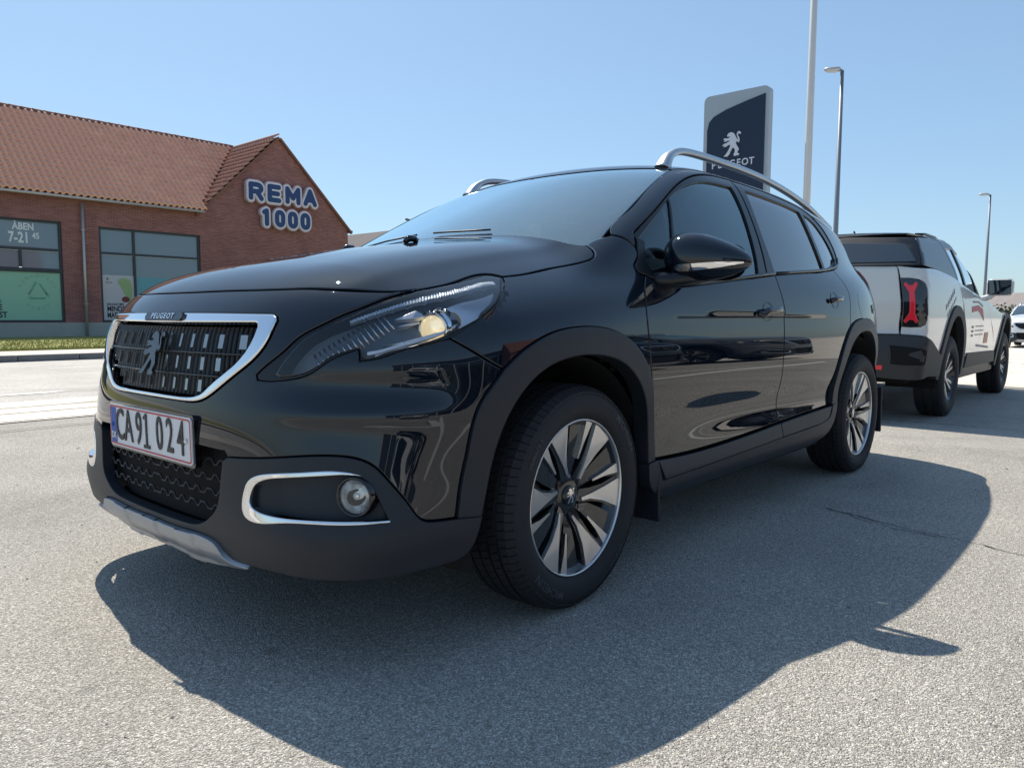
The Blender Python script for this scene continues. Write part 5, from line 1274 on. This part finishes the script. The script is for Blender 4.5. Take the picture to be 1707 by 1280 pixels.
# shrub by the far house
def bush(name, label, c, r, n_, m):
    V = []; F = []
    for i in range(n_):
        d = rng.normal(0, 1, 3); d /= np.linalg.norm(d); rr = r*(.55+.45*rng.random())*(1+.25*math.sin(5*d[0]+3*d[2])); p = np.array([c[0], c[1], c[2]+r*.75])+d*rr*np.array([1, 1, .8])
        a = rng.normal(0, 1, 3); a /= np.linalg.norm(a); b_ = np.cross(a, d); b_ /= np.linalg.norm(b_)+1e-6; s = .10*r
        b0 = len(V); V += [p-a*s, p+b_*s*.7, p+a*s, p-b_*s*.7]; F.append((b0, b0+1, b0+2, b0+3))
    rt_ = empty(name, (c[0], c[1], c[2])); tag(rt_, label, 'shrub')
    o = link('foliage', mesh_np('foliage', [tuple(np.array(v)-np.array(c)) for v in V], F, smooth=False), rt_, m)
    MB().tube([(0, 0, 0), (0, 0, r)], .08, n=6).build('stem', mat('bark', (.08, .06, .04), .9), rt_)
fo = mat('foliage', (.045, .07, .03), .8, var=.5, vscale=1)
cb_ = P2(1676, 528, 60); bush('shrub', 'dark green shrub beyond the pickup mirror', (cb_.x, cb_.y, -.1), 1.15, 900, fo)

# loose grit on the forecourt
V = []; F = []
for i in range(700):
    x = rng.uniform(-4.5, 2.2); y = rng.uniform(-4.0, 2.4); r = rng.uniform(.0018, .0055)*(1 if rng.random() < .93 else 1.8); z = ground_z(x, y)
    b0 = len(V); a0 = rng.uniform(0, 6)
    for k in range(5): V.append((x+r*math.cos(a0+k*1.257)*rng.uniform(.7, 1.2), y+r*math.sin(a0+k*1.257)*rng.uniform(.7, 1.2), z))
    V.append((x+r*.1, y, z+r*.9)); F += [(b0+k, b0+(k+1) % 5, b0+5) for k in range(5)]
go = link('grit', mesh_np('grit', V, F, smooth=False), None, mat('grit_stone', (.22, .20, .18), .9, var=.6, vscale=40)); tag(go, 'loose grit scattered on the forecourt asphalt', 'grit', kind='stuff')
# ================================================================== pickup truck (own frame: front +x, wheels on z=0)
XF, XR, RF, RR = .45, -3.70, .60, .60; SEAM = XF+RF*PI/2
tH = spl([-4.3, -3.9, -3.0, -2.75, -1.8, -1.2, -.57, .3, .8], [1.455, 1.44, 1.385, 1.345, 1.235, 1.17, 1.08, 1.03, .96])
tS = spl([1.0, .8, .4, 0, -1, -3, -3.8, -4.3], [.80, .90, .955, .975, .985, .985, .975, .95])
tZ = spl([.3, .5, .7, .9, 1.1, 1.25, 1.40, 1.5], [-.06, -.035, -.012, 0, -.002, -.015, -.045, -.08])
tB = spl([.3, .5, .7, .82, 1.0, 1.2, 1.45], [-4.20, -4.24, -4.24, -4.20, -4.20, -4.19, -4.16])
def Gt(x, y, z):
    y = np.abs(y); g = smax(z-tH(x)+.03*y*y, y-tS(x)-tZ(z), .07); g = smax(g, x-(.92-.25*y**3-.15*np.maximum(z-.9, 0)), .18)
    return smax(g, tB(z)+.05*y**4-x, .07)
tU = spl([1.1, 1.3, 1.45, 1.6, 1.75, 1.85], [.955, .93, .895, .835, .765, .71])
def Gtu(x, y, z):
    y = np.abs(y); g = smax(z-(1.80-.045*np.clip((-x-2.6)/1.5, 0, 1)-.06*y*y), y-tU(z), .10); g = smax(g, z-(1.25-.64*(x+1.60)-.08*y*y), .12)
    return smax(g, (-4.16+(z-1.44)*.75)+.05*y**4-x, .08)
def W(x, y, z): q = inv_wrap(np.array([[x, y, z]]))[0]; return (float(q[0]), float(z))
def C_(x, z, y=.97): return W(x, y, z) if (x < XR or x > XF) else (x, z)
def PLN(pts): return [[pts[k], pts[(k+1) % len(pts)]] for k in range(len(pts))]
def R_(pts): return [W(*p) for p in pts]
tw_paint = mat('white_paint', (.66, .66, .63), .35, 0, 1, .2, 1.5); tclad = mat('grey_cladding', (.035, .037, .040), .6); tred = mat('lamp_red', (.80, .02, .04), .2, 0, .8)
tgl = mat('tinted_glass', (.010, .014, .02), .03, 0, 1, .8, 1.6); tblk = mat('canopy_black', (.012, .014, .018), .30, 0, .25)
truck = empty('pickup_truck', (-9.75, -.50, -.13), PI); tag(truck, 'white pickup truck with black canopy and red tail lamp parked behind the black car', 'pickup truck')
TS = XR-RR*PI/2
kw = dict(res=.05, step=.03, depth=.03)
lx = -4.2
panel('tailgate', Gt, 'w', [R_([(lx, .787, .815), (lx, .787, 1.0), (lx, .787, 1.435)]), [W(lx, .787, 1.435), (TS, 1.44)], [(TS, .815), W(lx, .5, .815), W(lx, .787, .815)]], tw_paint, truck, side='join', seam=(0, TS), gap=.004, **kw)
arcR = [(-3.1+.50*math.cos(a), .40+.62*math.sin(a)*1.02) for a in np.linspace(PI*1.0, 0, 13)]
arcF = [(0+.50*math.cos(a), .40+.62*math.sin(a)*1.02) for a in np.linspace(PI, 0, 13)]
cr_ = lambda cx: [(cx+.485*math.cos(a), .40+.56*math.sin(a)) for a in np.linspace(PI, 0, 15)]
bedtop = [(-2.97, 1.335), (-3.2, 1.36), (-3.5, 1.385), C_(-4.0, 1.40), W(-4.16, .90, 1.40), W(lx, .775, 1.43)]
aR = [(-3.1+.56*math.cos(a), .40+.68*math.sin(a)) for a in np.linspace(0, PI, 15)]
aF = [(-.10+.60*math.cos(a), .40+.66*math.sin(a)) for a in np.linspace(0, PI, 15)]
def cz(L_, z_): return [p for p in L_ if p[1] >= z_]
# bed side (with the lamp corner)
Lp = [W(lx, .785, 1.31), W(lx, .785, 1.1), W(lx, .795, .885)]
lampo = [W(lx, .785, 1.31), W(-4.19, .93, 1.30), W(-4.16, .955, 1.27), W(-4.14, .97, 1.10), W(-4.14, .97, .93), W(-4.17, .945, .885), W(lx, .795, .885)]
panel('bed_side', Gt, 'w', [bedtop, [bedtop[-1], W(lx, .785, 1.31)], lampo[0:4], lampo[3:], [lampo[-1], W(lx, .78, .815)], [W(lx, .78, .815), W(-4.15, .95, .80), C_(-3.75, .66), (-3.66, .62)], [p for p in rev(aR) if p[1] >= .62 and p[0] < -2.72], [[p for p in rev(aR) if p[1] >= .62 and p[0] < -2.72][-1], (-2.82, 1.12), (-2.97, 1.335)]], tw_paint, truck, gap=.003, **kw)
tlp = mat('lamp_black', (.012, .012, .015), .08, 0, 1)
tls = panel('tail_lamp', Gt, 'w', [lampo, [lampo[-1], lampo[0]]], tlp, truck, gap=.002, off=.006, res=.03, step=.02)
xsh = [(.80, 1.255), (.835, 1.195), (.835, 1.0), (.80, .925), (.825, .915), (.85, .95), (.875, .95), (.90, .915), (.925, .925), (.885, 1.0), (.885, 1.195), (.925, 1.255), (.90, 1.265), (.875, 1.23), (.85, 1.23), (.825, 1.265)]
mbx = [(.800, 1.255), (.838, 1.185), (.838, 1.005), (.800, .935), (.818, .915), (.848, .945), (.878, .945), (.908, .915), (.926, .935), (.888, 1.005), (.888, 1.185), (.926, 1.255), (.908, 1.275), (.878, 1.245), (.848, 1.245), (.818, 1.275)]
for i_, l_ in enumerate(tls):
    panel('lamp_signature', Gt, 'w', None, tred, l_ if i_ == 0 else [None, l_], raw=loop([[W(lx, .892+(y-.863)*1.15, z) for y, z in (mbx[k], mbx[(k+1) % 16])] for k in range(16)], .02), off=.016, gap=0, bev=.003, depth=.012, res=.03, side='LR'[i_])
panel('rear_bumper', Gt, 'w', [[(TS, .80), W(lx, .5, .80), W(lx, .78, .805), W(-4.15, .95, .79), C_(-3.76, .655), (-3.62, .60)], [(-3.60, .55), (-3.60, .42)], [W(-4.0, .97, .44), W(lx, .85, .42), W(lx, .5, .44), (TS, .46)]], tclad, truck, side='join', seam=(0, TS), off=.03, gap=.003, **kw)
panel('bumper_pocket', Gt, 'w', [R_([(lx, .66, .71), (lx, .8, .70), (-4.15, .93, .68)]), R_([(-4.15, .93, .68), (-4.15, .93, .56)]), R_([(-4.15, .93, .56), (lx, .8, .55), (lx, .66, .56)]), R_([(lx, .66, .56), (lx, .66, .71)])], void, truck, off=.034, gap=0, depth=0, res=.05, step=.03, bev=.002)
panel('rear_reflector', Gt, 'w', PLN(R_([(lx, .52, .545), (lx, .60, .545), (lx, .60, .505), (lx, .52, .505)])), tred, truck, off=.036, gap=0, depth=.01, res=.05, step=.03, bev=.002)
for nm_, arr, cx in (('wheel_arch_trim', aR, -3.1), ('wheel_arch_trim', aF, 0)):
    inn = [(cx-(.10 if cx == 0 else 0)+(.50 if cx == 0 else .46)*math.cos(a), .38+.60*math.sin(a)) for a in np.linspace(0, PI, 15)]
    arr2 = [(p[0], p[1]) for p in arr]
    if cx == 0: arr2 = [W(p[0], .90, p[1]) if p[0] > XF else p for p in arr2]; inn = [W(p[0], .92, p[1]) if p[0] > XF else p for p in inn]
    panel(nm_, Gt, 'w', [arr2, rev(inn)], tclad, truck, off=.018, gap=0, bev=.006, depth=.06, res=.04, step=.03)
panel('rear_door', Gt, 'w', [[(-1.85, 1.20), (-2.3, 1.25), (-2.75, 1.30), (-2.97, 1.335)], [(-2.97, 1.335), (-2.80, 1.12), (-2.66, .92), (-2.53, .70), (-2.48, .56)], [(-2.48, .56), (-1.85, .56)], [(-1.85, .56), (-1.82, 1.0), (-1.85, 1.20)]], tw_paint, truck, gap=.003, **kw)
panel('front_door', Gt, 'w', [[(-1.42, 1.15), (-1.6, 1.17), (-1.85, 1.20)], [(-1.85, 1.20), (-1.82, 1.0), (-1.85, .56)], [(-1.85, .56), (-.82, .56)], [(-.82, .56), (-.95, .72), (-1.25, .95), (-1.42, 1.15)]], tw_paint, truck, gap=.003, **kw)
panel('door_cladding', Gt, 'w', PLN([(-.82, .58), (-2.40, .60), (-2.44, .44), (-.72, .44)]), tclad, truck, off=.012, gap=.003, **kw)
panel('side_sill', Gt, 'w', PLN([(-.58, .44), (-2.50, .44), (-2.50, .33), (-.58, .33)]), clad, truck, off=-.02, gap=0, **kw)
fq = [p for p in aF if p[1] >= .56]; fq = [W(p[0], .90, p[1]) if p[0] > XF else p for p in fq]
panel('front_fender', Gt, 'w', [[(-1.42, 1.15), (-1.19, 1.12), (-.57, 1.03), (.2, .99), W(.7, .8, .93)], [W(.7, .8, .93), W(.72, .82, .8), fq[0]], fq, [fq[-1], (-.82, .56), (-.95, .72), (-1.25, .95), (-1.42, 1.15)]], tw_paint, truck, gap=.003, **kw)
panel('hood', Gt, 't', [[(.80, 0), (.78, .4), (.62, .78)], [(.62, .78), (.0, .90), (-1.40, .90)], [(-1.40, .90), (-1.42, .4), (-1.42, 0)]], tw_paint, truck, side='join', **kw)
panel('front_bumper', Gt, 'w', [[W(.7, .8, .93), W(.8, .4, .95), (SEAM, .95)], [(SEAM, .4), W(.8, .5, .4), W(.56, .88, .42)], [W(.56, .90, .55), W(.72, .82, .8), W(.7, .8, .93)]], tclad, truck, side='join', **kw)
cU = [(-2.86, 1.345), (-3.1, 1.36), (-3.5, 1.395), C_(-4.0, 1.415, .88), W(-4.12, .86, 1.42)]
panel('canopy', Gtu, 'w', [cU, [W(-4.12, .86, 1.42), W(-4.02, .80, 1.55), W(-3.92, .70, 1.68)], [W(-3.92, .70, 1.68), (-3.6, 1.705), (-3.3, 1.72), (-3.02, 1.72)], [(-3.02, 1.72), (-2.95, 1.55), (-2.86, 1.345)]], tblk, truck, **kw)
panel('canopy_rear', Gtu, 'w', [[W(-4.12, .86, 1.42), W(-4.02, .80, 1.55), W(-3.92, .70, 1.68)], [W(-3.92, .70, 1.68), W(-3.92, .4, 1.70), (TS, 1.70)], [(TS, 1.43), W(-4.15, .5, 1.43), W(-4.12, .86, 1.42)]], tblk, truck, side='join', seam=(0, TS), holes=[], **kw)
panel('canopy_window', Gtu, 'w', [[W(-4.08, .76, 1.45), W(-3.99, .68, 1.62)], [W(-3.99, .68, 1.62), W(-3.98, .4, 1.64), (TS, 1.645)], [(TS, 1.455), W(-4.12, .5, 1.455), W(-4.08, .76, 1.45)]], tgl, truck, side='join', seam=(0, TS), off=.006, res=.05, step=.03, depth=.01)
WN1 = [[(-2.88, 1.655), (-2.58, 1.655)], [(-2.58, 1.655), (-2.57, 1.47), (-2.49, 1.285)], [(-2.49, 1.285), (-2.76, 1.315)], [(-2.76, 1.315), (-2.84, 1.50), (-2.88, 1.655)]]
WN2 = [[(-2.51, 1.640), (-2.30, 1.625), (-2.16, 1.565), (-2.03, 1.40), (-1.93, 1.235)], [(-1.93, 1.235), (-2.41, 1.275)], [(-2.41, 1.275), (-2.49, 1.46), (-2.51, 1.640)]]
panel('cab_pillar', Gtu, 'w', [[(-1.58, 1.20), (-1.74, 1.33), (-1.98, 1.51), (-2.22, 1.64), (-2.5, 1.71), (-3.01, 1.72)], [(-3.01, 1.72), (-2.94, 1.55), (-2.85, 1.335)], [(-2.85, 1.335), (-2.3, 1.245), (-1.55, 1.165)]], tblk, truck, holes=[WN1, WN2], **kw)
tg2 = glass_sheet('cab_glass', (.45, .55, .58), 1.6, refl=2.5)
panel('side_window', Gtu, 'w', WN1, tg2, truck, off=-.01, gap=-.004, depth=0, res=.05, step=.03)
panel('side_window', Gtu, 'w', WN2, tg2, truck, off=-.01, gap=-.004, depth=0, res=.05, step=.03)
fr_ = surf(Gtu, 'w', np.array([(-1.58, 1.20), (-1.74, 1.33), (-1.98, 1.51), (-2.22, 1.64), (-2.5, 1.71), (-3.01, 1.72), (-3.4, 1.715)])); fr_ = [(p[0], p[1]) for p in fr_]
panel('roof', Gtu, 't', [fr_[3:], [(-3.92, .70), (-3.94, .4), (-3.95, 0)], [(-2.40, 0), (-2.36, .4), fr_[3]]], tblk, truck, side='join', res=.06, step=.03)
panel('windscreen', Gtu, 't', [fr_[:4], [fr_[3], (-2.36, .4), (-2.40, 0)], [(-1.35, 0), (-1.38, .4), fr_[0]]], tgl, truck, side='join', res=.06, step=.03, depth=0)
for s_ in (1, -1):
    MB().tube([(-2.45, s_*.66, 1.76), (-2.7, s_*.67, 1.785), (-3.1, s_*.67, 1.785), (-3.4, s_*.66, 1.76)], .014, n=6).build('roof_rail', clad_s, truck)
    mrr = empty('door_mirror'); mrr.parent = truck
    MB().box((-1.46, s_*1.09, 1.305), (.13, .26, .19), bev=.035).build('mirror_housing', tw_paint, mrr)
    MB().box((-1.528, s_*1.09, 1.305), (.012, .225, .16), bev=.004).build('mirror_glass', tgl, mrr)
    MB().tube([(-1.56, s_*.92, 1.17), (-1.50, s_*1.0, 1.20), (-1.47, s_*1.06, 1.25)], .035, n=8).build('mirror_arm', tw_paint, mrr)
MB().tube([(-3.0, 0, 1.78), (-3.1, 0, 1.86), (-3.14, 0, 1.79)], [.02, .008, .02], n=6).build('shark_fin', tblk, truck)
mb = MB(); mb.box((-1.7, 0, .62), (4.6, 1.55, .5)); mb.box((-3.9, 0, .52), (.5, 1.5, .16)); mb.build('chassis', void, truck)
for cx in (0, -3.1):
    for s_ in (1, -1):
        mb = MB(); V = MB().lathe([(.0, .50), (.50, .50), (.50, .93)], (cx, 0, .40), 'y', 24, a0=-.2, a1=PI+.2); mb.add([(v[0], v[1]*s_, v[2]) for v in V.V], V.F, 0, True); mb.build('wheel_housing', void, truck)
# side decals
dk = mat('decal_dark', (.22, .22, .24), .5); dr = mat('decal_red', (.52, .10, .13), .5); do = mat('decal_orange', (.60, .30, .18), .5)
def decal(pts, m_, name='decal'):
    return panel(name, Gt, 'w', None, m_, [None, truck], raw=loop([[pts[k], pts[(k+1) % len(pts)]] for k in range(len(pts))], .05), off=.0025, gap=0, bev=.001, depth=0, res=.06, side='R')
D_ = -.62
decal([(-1.15+D_, 1.06), (-1.4+D_, 1.10), (-1.75+D_, 1.08), (-1.75+D_, 1.02), (-1.4+D_, 1.04), (-1.2+D_, .98), (-1.05+D_, .93)], dr)
decal([(-1.15+D_, 1.10), (-1.4+D_, 1.145), (-1.7+D_, 1.14), (-1.7+D_, 1.12), (-1.4+D_, 1.125), (-1.15+D_, 1.08)], dk)
decal([(-.72+D_, .80), (-.95+D_, .80), (-.95+D_, .68), (-.72+D_, .68)], do)
decal([(-.60+D_, .64), (-1.35+D_, .68), (-1.35+D_, .655), (-.60+D_, .615)], dk)
for k in range(3):
    decal([(-1.70+D_, .88-.045*k), (-1.60+D_, .88-.045*k), (-1.60+D_, .855-.045*k), (-1.70+D_, .855-.045*k)], dk)
    decal([(-1.50+D_, .88-.045*k), (-1.05+D_, .88-.045*k), (-1.05+D_, .868-.045*k), (-1.50+D_, .868-.045*k)], dk)
for k in range(6):
    c_ = lambda x, z: C_(x, z)
    decal([c_(-3.55+.065*k, 1.03+.03*k), c_(-3.52+.065*k, 1.045+.03*k), c_(-3.52+.065*k, 1.095+.03*k), c_(-3.55+.065*k, 1.08+.03*k)], dk); decal([c_(-3.49+.065*k, .97+.03*k), c_(-3.465+.065*k, .985+.03*k), c_(-3.465+.065*k, 1.02+.03*k), c_(-3.49+.065*k, 1.005+.03*k)], dk)
# truck wheels
def truck_wheel():
    prs = {}
    def proto(name, mb, m_): ob = mb.build(name, m_, None); prs[name] = ob.data; bpy.data.objects.remove(ob)
    ty = MB(); ty.lathe([(.24, .115), (.27, .130), (.33, .134), (.372, .120), (.388, .10), (.392, .05), (.384, .045), (.384, .035), (.392, .03), (.392, -.03), (.384, -.035), (.384, -.045), (.392, -.05), (.388, -.10), (.372, -.12), (.27, -.13), (.24, -.115)], (0, 0, 0), 'y', 64)
    for k in range(60):
        a = 2*PI*k/60; w = .03
        for y0, y1 in ((.055, .105), (-.105, -.055), (-.025, .025)):
            V = [(r*math.cos(aa), yy, r*math.sin(aa)) for r in (.395, .380) for (aa, yy) in ((a-w, y0), (a+w, y0), (a+w, y1), (a-w, y1))]
            ty.add(V, [(0, 1, 2, 3), (0, 4, 5, 1), (1, 5, 6, 2), (2, 6, 7, 3), (3, 7, 4, 0)])
    proto('tyre', ty, rubber)
    proto('barrel', MB().lathe([(.24, -.11), (.215, -.08), (.205, .06), (.235, .10), (.242, .115)], (0, 0, 0), 'y', 40), darkw)
    sp_ = MB()
    for k in range(6):
        for dd in (-9, 9):
            a0 = math.radians(60*k+dd); a1 = math.radians(60*k+dd*.6)
            def q(r, a, y): return (-r*math.sin(a), y, r*math.cos(a))
            top = [q(.235, a0-.07, .100), q(.235, a0+.07, .100), q(.06, a1+.16, .075), q(.06, a1-.16, .075)]
            sp_.add(top+[(v[0], v[1]-.03, v[2]) for v in top], [(0, 1, 2, 3), (0, 4, 5, 1), (1, 5, 6, 2), (2, 6, 7, 3), (3, 7, 4, 0)])
    sp_.lathe([(0, .085), (.035, .085), (.075, .075), (.08, .04)], (0, 0, 0), 'y', 20)
    proto('spokes', sp_, mat('grey_alloy', (.42, .43, .44), .3, .8)); proto('brake_disc', MB().lathe([(0, 0), (.16, 0), (.16, .015), (0, .03)], (0, 0, 0), 'y', 28), MATS['brake_iron'])
    for cx in (0, -3.1):
        for s_ in (1, -1):
            w = empty('wheel', (cx, s_*.835, .392), 0 if s_ > 0 else PI); w.parent = truck
            for nm, me in prs.items(): o = bpy.data.objects.new(nm, me); COL.objects.link(o); o.parent = w
truck_wheel()
# ================================================================== other cars: copies of the first
def copy_tree(o, par=None, skip=(), paint_m=None):
    c = o.copy(); COL.objects.link(c); c.parent = par
    if paint_m and c.type == 'MESH' and c.material_slots and c.material_slots[0].material == paint:
        c.material_slots[0].link = 'OBJECT'; c.material_slots[0].material = paint_m
    for ch in o.children:
        if ch.name.split('.')[0] in skip: continue
        copy_tree(ch, c, skip, paint_m)
    return c
SKIP = {'number_plate', 'sidewall_lettering', 'tread', 'cap_emblem', 'wheel_bolts', 'suspension_strut', 'washer_nozzle', 'grille_name_badge', 'brake_caliper', 'grille_slat', 'aerial', 'fuel_flap', 'headliner', 'windscreen_wiper'}
wp = mat('pearl_white_paint', (.70, .71, .72), .35, 0, 1, .2); gp = mat('dark_blue_paint', (.012, .02, .04), .35, 0, 1, .0)
def car_copy(x, y, z, rz, pm, label):
    c = copy_tree(black_car, None, SKIP, pm); c.location = (x, y, z); c.rotation_euler = (0, 0, rz); c.name = 'parked_car'
    tag(c, label, 'car'); return c
car_copy(-28.3, -1.35, -.13, 0, wp, 'white car facing the camera beyond the pickup, at the right edge')
car_copy(2.55, 6.4, 0, -PI/2, wp, 'white car standing behind the camera, seen mirrored in the black bumper')
car_copy(-5.6, 5.6, -.12, -PI/2, gp, 'dark blue car standing behind the camera, nearest one mirrored in the black doors')
car_copy(-8.4, 5.7, -.13, -PI/2, None, 'black car standing behind the camera beside the dark blue one')
car_copy(-11.3, 5.6, -.13, -PI/2, mat('grey_paint', (.10, .105, .11), .35, 0, 1, .2), 'grey car standing last in the row behind the camera')
# ================================================================== buildings behind the camera, mirrored in doors and windows
sh = empty('showroom', (4, 27, 0)); tag(sh, 'pale showroom building behind the camera, seen only as a reflection', 'building')
MB().box((0, 4, 3.0), (34, 8, 6.0)).build('wall', mat('panel_grey', (.40, .42, .44), .5), sh)
MB().box((0, -.05, 5.2), (34.2, .2, 1.2)).build('fascia', mat('fascia_blue', (.02, .04, .09), .4), sh)
for i in range(9): MB().box((-15+i*3.7, -.03, 2.3), (3.3, .1, 4.0)).build('shop_window', tgl, sh)
house('house', 'red brick house behind the camera, seen mirrored in the rear door', (-17, 24), .1, 14, 9, 3.6, 7.8, tile_d, brick_m)
